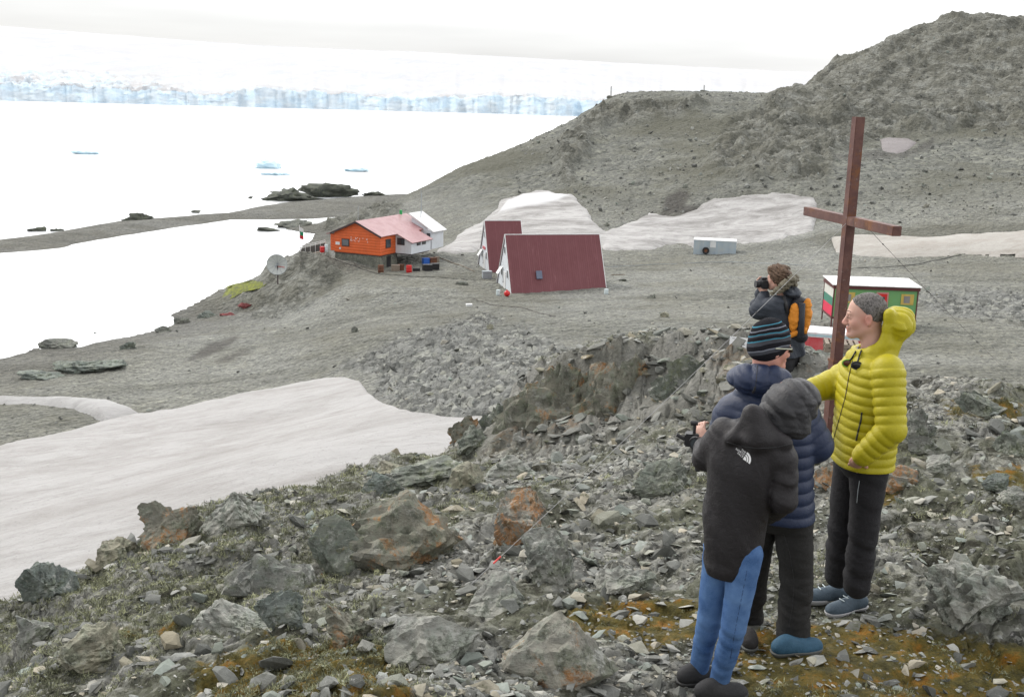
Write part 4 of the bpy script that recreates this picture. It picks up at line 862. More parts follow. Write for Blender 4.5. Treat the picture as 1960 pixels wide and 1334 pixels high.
    MB().slab([(1.65, 8.1, 1.72), (1.65, 11.1, 1.72), (-1.5, 11.1, 3.55), (-1.5, 8.1, 3.55)], .1).build('rear_roof', M_whitep, t)
    MB().slab([(-1.19, 8.3, 1.725), (1.34, 8.3, 1.725), (-1.19, 8.3, 3.2)], -.05).build('rear_gable', M_white, t)
    f = MB().box(.75, 1.15, 8.24, 8.297, 1.15, 1.6).build('window', M_frame, t); MB().box(.79, 1.11, 8.225, 8.237, 1.19, 1.56).build('pane', M_glass, f)
    # entrance porch at the left
    MB().box(-W_-.9, -W_-.02, .6, 2.6, 0, 1.75).build('porch', M_orange, t)
    MB().slab([(-W_-1.2, .3, 1.7), (-W_-.05, .3, 2.12), (-W_-.05, 3, 2.12), (-W_-1.2, 3, 1.7)], .07).build('porch_roof', M_roofp, t)
    for x, y, h in ((-W_/2, .2, 2.2), (-.6, 9.3, 3.6), (-1.2, 10.5, 3.0)):
        m_ = MB().tube((x, y, pk-.2 if x < 1 else 4.0), (x, y, pk+h-.6), .025, 6).build('aerial', M_grey, t)
    return t
hs = house()
def on_house(x, y, z): return tuple(Matrix.Rotation(math.radians(-25), 3, 'Z') @ Vector((x, y, z))+Vector(hs.location))
# landing stage with railing left of the house
def stage():
    a = at(575, 484, 120); b = at(622, 476, 120); a = Vector(a); b = Vector(b)
    t = empty('ramp', tuple(a), math.atan2(b.y-a.y, b.x-a.x), label='sloping wooden ramp with railings left of the orange house', cat='ramp')
    L = (b-a).length; dz = b.z-a.z
    s = MB().slab([(0, -.6, -.3), (L, -.6, dz-.2), (L, .6, dz-.2), (0, .6, -.3)], .06).build('deck', M_wood, t)
    MB().slab([(0.1, -.62, -.15), (L, -.62, dz-.05), (L, -.62, dz+.7), (0.1, -.62, .5)], .03).build('panel', paint('panel_dark', (.09, .085, .08), .6), t)
    for y in (-.68, .62):
        MB().tube((0, y, .62), (L, y, dz+.82), .03, 6).build('rail', M_whitep, t)
        for k in range(6): x = L*k/5; MB().tube((x, y, dz*k/5-.9), (x, y, .62+(dz+.2)*k/5), .028, 6).build('post', M_whitep, t)
stage()
def flagpole():
    p = at(574, 474, 121); t = empty('flag_pole', tuple(p), 0, label='pole with a hanging flag left of the orange house', cat='flag')
    MB().tube((0, 0, -.6), (0, 0, 2.4), .035, 8).build('pole', M_whitep, t)
    cl = MB(); ms = [M_whitep, paint('flag_green', (.02, .25, .12), .8), paint('flag_red', (.55, .02, .04), .8)]
    for k in range(3):
        for j in range(4):
            x0, x1 = .04+.09*j, .04+.09*(j+1); z0, z1 = 1.75-.4*k, 2.15-.4*k; y_ = [0, .05, -.03, .04, 0]
            cl.add([(x0, y_[j], z0-.03*j), (x1, y_[j+1], z0-.03*(j+1)), (x1, y_[j+1], z1-.03*(j+1)), (x0, y_[j], z1-.03*j)], [(0, 1, 2, 3)], k)
    f = cl.build('flag', ms, t); md = f.modifiers.new('thick', 'SOLIDIFY'); md.thickness = .01
flagpole()
def dish():
    p = at(531, 529, 108); t = empty('satellite_dish', tuple(p), math.radians(0), label='large pale mesh satellite dish standing at the cliff edge over the lagoon', cat='dish')
    MB().tube((0, .12, -.8), (0, .12, 1.0), .06, 10).build('mast', M_frame, t)
    V = []; n = 40; R_ = .98
    for k in range(9):
        rr = R_*k/8
        for i in range(n): a = 2*math.pi*i/n; V.append((rr*math.cos(a), .06+.28*(rr/R_)**2*-1+.1, 1.15+rr*math.sin(a)))
    Fc = [(k*n+i, k*n+(i+1) % n, (k+1)*n+(i+1) % n, (k+1)*n+i) for k in range(8) for i in range(n)]
    mm = Mat('dish_mesh', rough=.5); mm.col((.5, .52, .5)); mm.b.inputs['Alpha'].default_value = 1.0
    d = mesh_obj('reflector', V, Fc, mm.m, t)
    rb = MB()
    for i in range(12): a = 2*math.pi*i/12; rb.tube((0, .17, 1.15), (R_*math.cos(a), -.12, 1.15+R_*math.sin(a)), .014, 5)
    for i in range(24): a, b = 2*math.pi*i/24, 2*math.pi*(i+1)/24; rb.tube((R_*math.cos(a), -.12, 1.15+R_*math.sin(a)), (R_*math.cos(b), -.12, 1.15+R_*math.sin(b)), .02, 5)
    rb.build('rib', M_grey, d)
    MB().tube((0, .1, 1.15), (0, -.75, 1.05), .03, 6).tube((0, -.75, 1.0), (0, -.75, 1.2), .07, 8).build('feed_arm', M_grey, t)
    MB().tube((0, .12, .95), (.75, .0, .88), .03, 6).build('brace', M_red, t)
dish()
barrel(729, 515, 111, .75, .3, M_rust, 'rusty drum at the right corner of the stone footing')
barrel(783, 503, 112, .75, .29, M_red, 'red drum under the white annex of the orange house')
barrel(617, 482, 116, .6, .25, M_red, 'red drum beside the ramp left of the orange house', p=at(617, 483, 116))
barrel(625, 481, 116, .75, .2, M_palebl, 'white drum next to the red one beside the ramp', p=at(625, 482, 116))
for k, (u, v, r, w, m_, lb) in enumerate(((757, 499, 113, .8, M_wood, 'wooden box stored under the white annex, left'), (768, 501, 113.5, .6, M_rust, 'rusty box stored under the white annex, right'),
        (797, 496, 113, .7, M_black, 'low black box in front of the annex corner'), (818, 496, 113, .95, M_black, 'black tub with a pale top, left of two right of the annex'), (832, 494, 114, .85, M_black, 'black tub with a pale top, right of two right of the annex'),
        (815, 484, 117, .7, M_blue, 'blue bundle behind the black tubs'), (828, 482, 117.5, .8, M_rust, 'brown bundle behind the black tubs'), (836, 478, 118, .5, M_wood, 'tan bundle topmost right behind the black tubs'))):
    c_ = crate(u, v, r, w, w*.7, (.3 if 'low' in lb else .62), m_, lb, .1*k)
# blue grey container on the far plain
def container():
    t = place('old_container', 1328, 468, 129, math.radians(-18), label='small pale blue container with a white top on the plain below the snow', cat='container')
    t.rotation_euler[2] = math.radians(-10)
    pb = paint('pale_blue', (.33, .40, .45), .6, .6, (.45, .45, .42), 1)
    L, D, Hc = 4.8, 2.2, 1.5
    MB().box(0, L, 0, D, -.12, Hc).build('body', pb, t); MB().box(-.04, L+.04, -.04, D+.04, Hc+.003, Hc+.09).build('roof', M_whitep, t)
    for k in range(1, 6): MB().box(L*k/6-.03, L*k/6+.03, -.04, -.003, -.15, Hc-.02).build('rib', pb, t)
    MB().box(1.85, 2.5, -.06, -.042, .75, 1.45).build('hatch', M_whitep, t)
    return t
ct = container(); ct.location.z = float(ground(*(ct.location+Vector((2.2, 0, 0)))[:2]))+.02
def wheel():
    p = np.array(ct.matrix_basis @ Vector((1.4, -.35, .42))); t = empty('tyre', tuple(Vector(ct.location)+Matrix.Rotation(math.radians(-10), 3, 'Z') @ Vector((1.4, -.28, .4))), math.radians(-10), label='black tyre leaning on the pale blue container', cat='tyre')
    V = []; n, k = 28, 10
    for i in range(n):
        for j in range(k): a, b = 2*math.pi*i/n, 2*math.pi*j/k; rr = .3+.11*math.cos(b); V.append((rr*math.cos(a), .12*math.sin(b), rr*math.sin(a)))
    Fc = [(i*k+j, ((i+1) % n)*k+j, ((i+1) % n)*k+(j+1) % k, i*k+(j+1) % k) for i in range(n) for j in range(k)]
    mesh_obj('rubber', V, Fc, M_black, t); MB().tube((0, -.05, 0), (0, .05, 0), .19, 16).build('rim', M_rust, t)
wheel()
# green cabin on legs
def cabin():
    A = math.radians(-3); L, D, Hc = 5.6, 2.9, 1.95
    p = at(1752, 612, 79); t = empty('green_cabin', tuple(p), A, label='green cabin on legs with yellow framed windows and a painted flag on its end', cat='cabin')
    g = paint('green_boards', (.15, .33, .12), .6, .5, (.13, .34, .2), 1.2); MB().box(-L, 0, 0, .08, 0, Hc-.01).build('wall', g, t)
    br = paint('brown_frame', (.10, .03, .028), .6)
    MB().box(-.08, 0, .082, D, 0, Hc-.01).build('wall', g, t); MB().box(-L, 0, D+.002, D+.08, 0, Hc-.01).build('wall', g, t)
    # painted flag end
    zs = [0, Hc*.36, Hc*.66, Hc-.01]; ms = [paint('end_red', (.62, .03, .08), .6), paint('end_green', (.05, .2, .14), .6), paint('end_white', (.6, .6, .55), .6)]
    fl = MB()
    for k in range(3): fl.box(-L, -L+.08, .082, D, zs[k]+.001, zs[k+1], k)
    fl.build('flag_end_wall', ms, t)
    fr = MB()
    for x, y in ((-L-.03, -.03), (-.05, -.03), (-L-.03, D+.0), (-.05, D+.0)): fr.box(x, x+.08, y, y+.08, -.75, Hc)
    fr.build('corner_post', br, t)
    MB().box(-L-.05, .06, -.06, D+.09, -.13, -.005).build('floor_beam', br, t)
    MB().box(-L-.08, .1, -.12, D+.12, Hc+.002, Hc+.22).build('fascia', br, t)
    rw = paint('white_sheet_roof', (.72, .72, .71), .4, .3, (.5, .47, .45), 1, rib=1.1)
    MB().slab([(-L-.15, -.2, Hc+.24), (.18, -.2, Hc+.24), (.18, D+.2, Hc+.36), (-L-.15, D+.2, Hc+.36)], .05).build('roof', rw, t)
    ye = paint('yellow_frame', (.55, .40, .10), .6)
    for x in (-.98, -4.9):
        f = MB().box(x-.12, x+.72, -.05, -.003, 1.0, 1.72).build('window', ye, t); MB().box(x+.06, x+.46, -.065, -.052, 1.12, 1.6).build('pane', paint('cabin_pane', (.25, .24, .23), .3), f)
        MB().box(x+.5, x+.68, -.062, -.052, 1.06, 1.66).build('shutter', ye, f)
    d = MB().box(-2.75, -1.95, -.06, -.003, .02, 1.8).build('door', paint('pink_frame', (.5, .24, .22), .6), t); MB().box(-2.65, -2.05, -.072, -.062, .1, 1.7).build('panel', M_red, d)
    MB().box(-2.5, -2.2, -.082, -.074, 1.0, 1.5).build('pane', M_glass, d)
    b = MB().box(-.4, .1, .3, 1.0, -.62, -.14).build('under_box', br, t)
    return t
cabin()
barrel(1565, 622, 66, .6, .27, M_rust, 'rusty drum left of the green cabin')
def red_box():
    t = place('red_sledge_box', 1533, 662, 47, math.radians(-16), label='long red box with a worn white lid below the green cabin', cat='box')
    L, D, Hh = 2.7, 1.4, .42; lid = paint('worn_lid', (.62, .64, .66), .6, .6, (.5, .35, .33), 2)
    MB().add([(.4, 0, -.4), (L, 0, -.4), (L, D, -.4), (.4, D, -.4), (0, 0, Hh), (L, 0, Hh), (L, D, Hh), (0, D, Hh)], [(0, 3, 2, 1), (4, 5, 6, 7), (0, 1, 5, 4), (1, 2, 6, 5), (2, 3, 7, 6), (3, 0, 4, 7)]).build('hull', paint('faded_red', (.48, .06, .07), .6, .4, (.5, .2, .2)), t)
    MB().box(-.06, L+.06, -.05, D+.05, Hh+.004, Hh+.2).build('lid', lid, t)
    MB().slab([(-.02, -.054, Hh+.05), (L, -.054, Hh+.05), (L, -.054, Hh+.12), (-.02, -.054, Hh+.12)], .004).build('stripe', paint('blue_stripe', (.35, .5, .55), .6), t)
red_box()
def pallets():
    p = at(1607, 700, 43); 
    for k in range(5):
        t = empty('pallet', (p[0], p[1], p[2]+.1+k*.17), math.radians(-16+k*1.3), label='weathered wooden pallet, number %s from the bottom of the stack beside the cross' % ['one', 'two', 'three', 'four', 'five'][k], cat='pallet', group='stack of pallets')
        for j in range(6): MB().box(-.62+j*.22, -.62+j*.22+.14, -.5, .5, .12, .145).build('slat', M_wood, t)
        for y in (-.5, -.05, .4): MB().box(-.64, .64, y, y+.09, 0, .117).build('bearer', M_wood, t)
pallets()
# ------------------------------------------------------------------ the cross
def rust_paint():
    m = Mat('cross_paint', rough=.62, spec=.35)
    n = m.noise(7, 9, .72); z = m.sep(m.co, 2)
    c = m.mix(m.rng(n, .42, .6), (.085, .036, .03), (.125, .058, .046)); c = m.mix(m.rng(m.noise(4, 9, .75), .52, .62), c, (.16, .062, .022))
    c = m.mix(m.rng(m.noise(15, 8, .75), .6, .68), c, (.2, .15, .135)); c = m.mix(m.rng(m.noise(9, 8, .7, co=m.map((1, 1, .25))), .58, .7), c, (.04, .02, .018))
    m.col(c); m.bump(m.noise(40, 6, .7), .35, .004); return m.m
M_cross = rust_paint()
CR = 9.8; KS = 1.343; cb = at(1592, 780, CR); cx, cy = cb[0], cb[1]; cz = float(ground(cx, cy))-.2
ctop = at(1635, 224, CR)
cross = empty('memorial_cross', (cx, cy, cz), 0, label='tall rusty steel cross standing behind the people', cat='cross')
ba = math.atan2(-.98, .2)
def rotbox(L0, L1, w, mat, name, axis, base, tilt=(0, 0), bev=.004):
    o = MB(); w *= .92
    if axis == 'x': L0 *= KS; L1 *= KS
    if axis == 'z': o.box(-w/2, w/2, -w/2, w/2, L0, L1)
    else: o.box(L0, L1, -w/2, w/2, -w/2, w/2)
    o = o.build(name, mat, cross, bevel=bev); o.location = base; o.rotation_euler = (0, 0, ba); return o
hz = ctop[2]-cz; coll = at(1600, 690, CR)[2]-cz
tx, ty = (ctop[0]-cx), (ctop[1]-cy)
post = rotbox(coll-.3, hz, .088, M_cross, 'post', 'z', (0, 0, 0)); low = rotbox(0, coll, .104, M_cross, 'sleeve', 'z', (0, 0, 0))
rotbox(coll-.012, coll+.012, .118, M_cross, 'collar', 'z', (0, 0, 0))
bz = at(1622, 422, CR)[2]-cz
bar = rotbox(-.585, .575, .084, M_cross, 'crossbar', 'x', (0, 0, bz))
def wire(name, a, b, label, sag=.02, rad=.0028, knots=(), mat=None):
    t = empty(name, tuple(a), 0, label=label, cat='wire'); a = Vector(a); b = Vector(b); m_ = MB(); N_ = 14; P = []
    for k in range(N_+1): f = k/N_; P.append((b-a)*f+Vector((0, 0, -sag*4*f*(1-f))))
    for k in range(N_): m_.tube(P[k], P[k+1], rad, 6)
    m_.build('strand', mat or M_grey, t)
    for f, w, c in knots:
        p = (b-a)*f+Vector((0, 0, -sag*4*f*(1-f))); d = (b-a).normalized(); MB().tube(p-d*w, p+d*w, rad*3.2, 8).build('clamp', c, t)
    return t
pk = paint('red_tape', (.62, .07, .06), .6)
wa = Vector((cx, cy, cz+bz)); anchor = Vector(on_ground(882, 1136))
wire('guy_wire', wa, anchor, 'thin guy wire running from the cross down left over the outcrop, with two red tags', .03, .0019, ((.3, .01, M_black), (.93, .035, pk), (.995, .05, pk)), paint('strand_grey', (.3, .3, .3), .4))
wb = Vector((cx, cy, cz+bz-.03))+Vector((math.cos(ba), math.sin(ba), 0))*.33
wire('guy_wire', wb, Vector(at(1965, 745, 19)), 'thin guy wire falling right from the crossbar towards the plain', .03, .0018, ((.05, .01, M_black), (.11, .012, M_black), (.25, .01, M_black)), M_frame)
def plaque():
    p = at(1414, 664, 12.9); t = empty('plaque', tuple(p), math.radians(-14), label='small white plaque with fine print on the rock behind the striped beanie', cat='plaque')
    b = MB().slab([(-.11, 0, 0), (.11, 0, -.01), (.11, .05, .1), (-.11, .05, .11)], -.01).build('plate', M_whitep, t)
    s = MB()
    for k, (x0, x1) in enumerate(((-.085, -.05), (-.03, .08), (-.03, .05), (-.03, .07))): z = .085-.02*k; s.add([(x0, z*.5-.003, z), (x1, z*.5-.003, z), (x1, z*.5-.001+.0, z+.006), (x0, z*.5-.001, z+.006)], [(0, 1, 2, 3)])
    s.build('print', M_frame, t); MB().tube((0, .03, .05), (0, .08, -.25), .02, 6).build('stake', M_rust, t)
plaque()
def marker(u, v, r, h, lb):
    p = at(u, v, r); p[2] = float(ground(p[0], p[1])); t = empty('marker_post', tuple(p), 0, label=lb, cat='marker')
    MB().box(-.16, .16, -.16, .16, -.2, h).build('post', M_whitep, t); V, Fc = rock_shape(5, 2, 6); mesh_obj('cairn', V*[.9, .7, .5], Fc, M_stone, t, False)
marker(1169, 190, 234, 2.2, 'small white marker post on the brow of the left knoll'); marker(1347, 180, 247, 1.4, 'tiny pale marker on the right side of the knoll')
# cables and pipes over the gravel
def cable(pts, rad, mat, label, name='cable', lift=.03):
    P = []
    for (a, b) in zip(pts[:-1], pts[1:]):
        A_p, B_p = on_ground(*a), on_ground(*b); n = max(3, int(np.linalg.norm(A_p-B_p)/1.2))
        for k in range(n): q_ = A_p+(B_p-A_p)*k/n; P.append(Vector((q_[0], q_[1], float(ground(q_[0], q_[1]))+lift)))
    m_ = MB(); o0 = P[0]
    for a, b in zip(P[:-1], P[1:]): m_.tube(a-o0, b-o0, rad, 5)
    o = m_.build(name, mat, smooth=True); o.location = o0; tag(o, label, 'cable'); return o
cable([(638, 496), (680, 510), (725, 525), (790, 530), (870, 534), (930, 540)], .03, M_black, 'dark cable running from the house footing across the gravel to the huts')
cable([(842, 494), (880, 508), (918, 523)], .05, M_wood, 'pale pipe running from the black tubs to the rear hut', 'pipe')
cable([(905, 572), (945, 585), (1000, 590), (1075, 610)], .022, M_frame, 'thin cable on the gravel in front of the nearer hut')
cable([(1160, 512), (1250, 507), (1400, 502), (1560, 510)], .03, M_grey, 'light cable stretched over the plain behind the photographer')
cable([(1600, 518), (1750, 508), (1850, 486), (1958, 484)], .03, M_black, 'dark hose along the lower edge of the right snow band', 'hose')
cable([(1170, 527), (1210, 526)], .05, M_wood, 'pale plank lying right of the nearer hut', 'plank')
for u, v, sd, lb in ((470, 586, 1, 'small heap of red net below the cliff, upper'), (437, 603, 2, 'small heap of red net below the cliff, lower')):
    p = on_ground(u, v); V, Fc = rock_shape(300+sd, 4, 5, rough=.2); tag(mesh_obj('net_heap', V*[.8, .5, .3], Fc, paint('red_net', (.2, .06, .06), .9), loc=tuple(p)), lb, 'net')
# ------------------------------------------------------------------ people: bodies and clothes grown as smooth distance fields
def smin(a, b, k):
    if k <= 0: return np.minimum(a, b)
    h = np.maximum(k-np.abs(a-b), 0)/k; return np.minimum(a, b)-h*h*k*.25
def basis(fwd, up=(0, 0, 1)):
    f = np.array(fwd, float); f /= np.linalg.norm(f); u = np.array(up, float); u -= f*(u@f); u /= np.linalg.norm(u); return np.stack([f, np.cross(u, f), u])   # rows: forward, left, up
class Part:
    def __init__(s, h=.006, k=.02): s.h, s.k, s.p = h, k, []
    def cap(s, a, b, ra, rb=None, q=None, k=None, op='+', wr=None, sq=1.0, ax=None):
        a = np.array(a, float); b = np.array(b, float); rb = ra if rb is None else rb; d = b-a; L2 = max(1e-9, d@d); L = math.sqrt(L2)
        def f(P):
            pa = P-a; t = np.clip(pa@d/L2, 0, 1); e = pa-t[..., None]*d
            if ax is not None: e = e+(e@ax)[..., None]*ax*(sq-1)
            r = ra+(rb-ra)*t; o = np.sqrt((e*e).sum(-1))-r
            if q: o = o-q[1]*(np.sqrt(np.abs(np.sin(math.pi*(t*L/q[0]+(q[2] if len(q) > 2 else 0)))))-.6)
            if wr: o = o+wr[0]*fbm(P[..., 0]*wr[1]+P[..., 2]*wr[1]*1.3, P[..., 1]*wr[1]-P[..., 2]*wr[1]*1.9, 3, 3)
            return o
        m = max(ra, rb)*(1 if sq >= 1 else 1/sq)+.03; s.p.append((f, np.minimum(a, b)-m, np.maximum(a, b)+m, s.k if k is None else k, op)); return s
    def chain(s, pts, rs_, **kw):
        for i in range(len(pts)-1): s.cap(pts[i], pts[i+1], rs_[i], rs_[i+1], **kw)
        return s
    def ell(s, c, r, R=None, q=None, k=None, op='+', wr=None, ex=None):
        c = np.array(c, float); r = np.array(r, float); R = np.eye(3) if R is None else R
        def f(P):
            e = (P-c)@R.T; n = np.sqrt(((e/r)**2).sum(-1)); g = np.sqrt(((e/r**2)**2).sum(-1))+1e-9; o = n*(n-1)/g
            if q: o = o-q[1]*(np.sqrt(np.abs(np.sin(math.pi*(e[..., q[2]]/q[0]+.5))))-.6)
            if wr: o = o+wr[0]*fbm(P[..., 0]*wr[1]+P[..., 2]*wr[1]*1.3, P[..., 1]*wr[1]-P[..., 2]*wr[1]*1.9, 7, 3)
            if ex: o = ex(P, e, o)
            return o
        m = r.max()+.04; s.p.append((f, c-m, c+m, s.k if k is None else k, op)); return s
    def loft(s, st, yaw=0.0, q=None, k=None, wr=None, top=True, op='+', qmask=None):
        """st: rows (x, y, z, half width, half depth); yaw turns the width axis"""
        st = np.array(sorted(st, key=lambda t: t[2]), float); cs, sn = math.cos(yaw), math.sin(yaw)
        zz = np.linspace(st[0, 2], st[-1, 2], 60); T = [np.interp(zz, st[:, 2], st[:, j]) for j in (0, 1, 3, 4)]
        ker = np.array([1, 2, 3, 2, 1])/9.; T = [np.convolve(np.pad(t, 2, 'edge'), ker, 'valid') for t in T]
        def f(P):
            z = P[..., 2]; cx_, cy_, a, b = (np.interp(z, zz, t) for t in T)
            dx = P[..., 0]-cx_; dy = P[..., 1]-cy_; w = (dx*cs+dy*sn); d = (-dx*sn+dy*cs)
            n = (np.abs(w/a)**2.4+np.abs(d/b)**2.4)**(1/2.4); o = (n-1)*np.minimum(a, b)
            if q: o = o-q[1]*(np.sqrt(np.abs(np.sin(math.pi*(z/q[0]+.12*np.sin(w*9)+.25*d))))-.6)
            if wr: o = o+wr[0]*fbm(w*wr[1]*1.5+z*wr[1]*.8, d*wr[1]+z*wr[1]*.5, 5, 4)
            return np.maximum(o, np.maximum(z-st[-1, 2], st[0, 2]-z))
        m = max(st[:, 3].max(), st[:, 4].max())+.04; lo = st[:, :3].min(0)-[m, m, .01]; hi = st[:, :3].max(0)+[m, m, .01]
        s.p.append((f, lo, hi, s.k if k is None else k, op)); return s
    def cut(s, n, d):                           # keep n.p < d
        n = np.array(n, float); s.p.append((lambda P: P@n-d, None, None, 0, '&')); return s
    def grid(s, fine=None):
        lo = np.min([p[1] for p in s.p if p[1] is not None and p[4] == '+'], 0); hi = np.max([p[2] for p in s.p if p[1] is not None and p[4] == '+'], 0)
        ax = [np.arange(lo[i], hi[i]+s.h, s.h) for i in range(3)]
        if fine: ax[2] = np.concatenate([np.arange(lo[2], fine[0], fine[1]), np.arange(fine[0], hi[2]+s.h, s.h)])
        s.ax = ax; D = np.full([len(a) for a in ax], .06, np.float32)
        for f, l, h, k, op in s.p:
            sl_ = [slice(None)]*3 if l is None else [slice(max(0, np.searchsorted(ax[i], l[i])-1), np.searchsorted(ax[i], h[i])+1) for i in range(3)]
            sub_ = [ax[i][sl_[i]] for i in range(3)]
            if min(len(a) for a in sub_) == 0: continue
            P = np.stack(np.meshgrid(*sub_, indexing='ij'), -1); d = f(P); c = D[tuple(sl_)]
            D[tuple(sl_)] = smin(c, d, k) if op == '+' else (np.maximum(c, d) if op == '&' else -smin(-c, d, k))
        for a in range(3):
            i0 = [slice(None)]*3; i0[a] = 0; D[tuple(i0)] = .05; i0[a] = -1; D[tuple(i0)] = .05
        s.D = D; return D
    def mesh(s, fine=None):
        D = s.grid(fine); ax = s.ax; S = D < 0
        n = np.zeros([x-1 for x in D.shape], np.int8)
        for i in (0, 1):
            for j in (0, 1):
                for k in (0, 1): n += S[i:D.shape[0]-1+i, j:D.shape[1]-1+j, k:D.shape[2]-1+k]
        act = np.argwhere((n > 0) & (n < 8)); ids = np.full(n.shape, -1, np.int32); ids[tuple(act.T)] = np.arange(len(act))
        off = [(i, j, k) for i in (0, 1) for j in (0, 1) for k in (0, 1)]; val = {o: D[act[:, 0]+o[0], act[:, 1]+o[1], act[:, 2]+o[2]] for o in off}
        pos = {o: np.stack([ax[a][act[:, a]+o[a]] for a in range(3)], -1) for o in off}; acc = np.zeros((len(act), 3)); cnt = np.zeros(len(act))
        for a in off:
            for d in range(3):
                if a[d] == 0:
                    b = list(a); b[d] = 1; b = tuple(b); va, vb = val[a], val[b]; m = (va < 0) != (vb < 0)
                    t = np.where(m, va/np.where(m, va-vb, 1), 0); acc += np.where(m[:, None], pos[a]+(pos[b]-pos[a])*t[:, None], 0); cnt += m
        V = acc/np.maximum(cnt, 1)[:, None]; Q = []
        for d in range(3):
            s0 = [slice(None)]*3; s1 = [slice(None)]*3; s0[d] = slice(0, -1); s1[d] = slice(1, None)
            A_ = S[tuple(s0)]; B_ = S[tuple(s1)]; e = np.argwhere(A_ != B_); o1, o2 = [x for x in range(3) if x != d]
            e = e[(e[:, o1] > 0) & (e[:, o2] > 0) & (e[:, o1] < n.shape[o1]) & (e[:, o2] < n.shape[o2])]
            f = A_[tuple(e.T)]; c = []
            for (x1, x2) in ((1, 1), (0, 1), (0, 0), (1, 0)):
                g = e.copy(); g[:, o1] -= x1; g[:, o2] -= x2; c.append(ids[tuple(g.T)])
            qd = np.stack(c, -1); flip = f if d != 1 else ~f; qd = np.where(flip[:, None], qd, qd[:, ::-1]); Q.append(qd)
        Q = np.concatenate(Q); Q = Q[(Q >= 0).all(1)]; return V, Q
    def val(s, P):
        i = []; w = []
        for a in range(3):
            x = s.ax[a]; k = np.clip(np.searchsorted(x, P[:, a])-1, 0, len(x)-2); i.append(k); w.append(np.clip((P[:, a]-x[k])/(x[k+1]-x[k]), 0, 1))
        o = 0
        for a in (0, 1):
            for b in (0, 1):
                for c in (0, 1): o = o+s.D[i[0]+a, i[1]+b, i[2]+c]*(w[0] if a else 1-w[0])*(w[1] if b else 1-w[1])*(w[2] if c else 1-w[2])
        ins = np.all([(P[:, a] >= s.ax[a][0]) & (P[:, a] <= s.ax[a][-1]) for a in range(3)], 0); return np.where(ins, o, .1)
class Person:
    def __init__(s, u, v, r):
        p = at(u, v, r); s.r = math.hypot(p[0], p[1]); s.az = math.atan2(p[0], p[1]); s.o = np.array([p[0], p[1], float(ground(p[0], p[1]))])
        s.R = np.array([[math.cos(s.az), -math.sin(s.az), 0], [math.sin(s.az), math.cos(s.az), 0], [0, 0, 1]])
    def loc(s, w): return s.R@(np.array(w)-s.o)
    def J(s, u, v, dy=0.0): return s.loc(at(u, v, s.r+dy))
    def W(s, l): return s.R.T@np.array(l)+s.o
    def gz(s, l): w = s.W(l); return float(ground(w[0], w[1]))-s.o[2]
    def hit(s, part, u, v, off=.002):
        d = s.R@ray(u, v); c = s.loc((0, 0, HC)); t = np.linspace(s.r-.9, s.r+.9, 900); P = c+d*t[:, None]; val = part.val(P); m = val < 0
        if not m.any(): return None
        k = np.argmax(m); return P[k]-d*(off+.001)
    def build(s, name, part, mat, parent=None, fine=None, smooth=True):
        V, Q = part.mesh(fine); o = mesh_obj(name, V, Q, mat, parent, smooth)
        if parent is None: o.location = s.o; o.rotation_euler = (0, 0, -s.az)
        return o
    def strip(s, name, part, px, rad, mat, parent, off=0.001, sub=16):
        P = []
        for a, b in zip(px[:-1], px[1:]):
            for k in range(sub): h = s.hit(part, a[0]+(b[0]-a[0])*k/sub, a[1]+(b[1]-a[1])*k/sub, off); P += [h] if h is not None else []
        h = s.hit(part, *px[-1], off); P += [h] if h is not None else []
        m_ = MB()
        for a, b in zip(P[:-1], P[1:]):
            if 1e-5 < np.linalg.norm(a-b) < .05: m_.tube(a, b, rad, 6)
        return m_.build(name, mat, parent, True) if m_.V else None
def head(part, c, fwd, up=(0, 0, 1), sc=1.0, neck=None, beard=False):
    B = basis(fwd, up); T = lambda x, y, z: np.array(c)+sc*(x*B[0]+y*B[1]+z*B[2]); k = .014
    part.ell(T(-.008, 0, .045), np.array([.100, .077, .090])*sc, B, k=.03)
    part.ell(T(.030, 0, -.018), np.array([.060, .060, .082])*sc, B, k=.03)
    for sg in (-1, 1):
        part.cap(T(-.005, sg*.048, -.045), T(.066, sg*.014, -.088), .020*sc, .017*sc, k=.03)
        part.ell(T(.055, sg*.036, -.018), np.array([.028, .026, .03])*sc, B, k=.02)
    part.ell(T(.080, 0, -.088), np.array([.018, .02, .017])*sc, B, k=.02)
    part.cap(T(.083, -.033, .030), T(.083, .033, .030), .0125*sc, k=.015)
    for sg in (-1, 1):
        part.ell(T(.099, sg*.030, .010), np.array([.013, .017, .012])*sc, B, k=.012, op='-'); part.ell(T(.079, sg*.031, .009), np.array([.014, .016, .0125])*sc, B, k=.004)
    part.cap(T(.088, 0, .022), T(.111, 0, -.022), .0085*sc, .0135*sc, k=.012)
    for sg in (-1, 1): part.ell(T(.103, sg*.013, -.028), np.array([.012, .008, .009])*sc, B, k=.008)
    part.cap(T(.091, -.018, -.050), T(.091, .018, -.050), .0085*sc, k=.008); part.cap(T(.089, -.014, -.063), T(.089, .014, -.063), .009*sc, k=.008)
    part.cap(T(.104, -.022, -.0565), T(.104, .022, -.0565), .004*sc, k=.004, op='-')
    for sg in (-1, 1):
        part.ell(T(-.006, sg*.078, .0), np.array([.019, .010, .032])*sc, B, k=.008); part.ell(T(-.002, sg*.088, .004), np.array([.011, .007, .019])*sc, B, k=.006, op='-')
    if neck is not None: part.cap(T(-.025, 0, -.045), neck, .056*sc, .062*sc, k=.03)
    return T, B
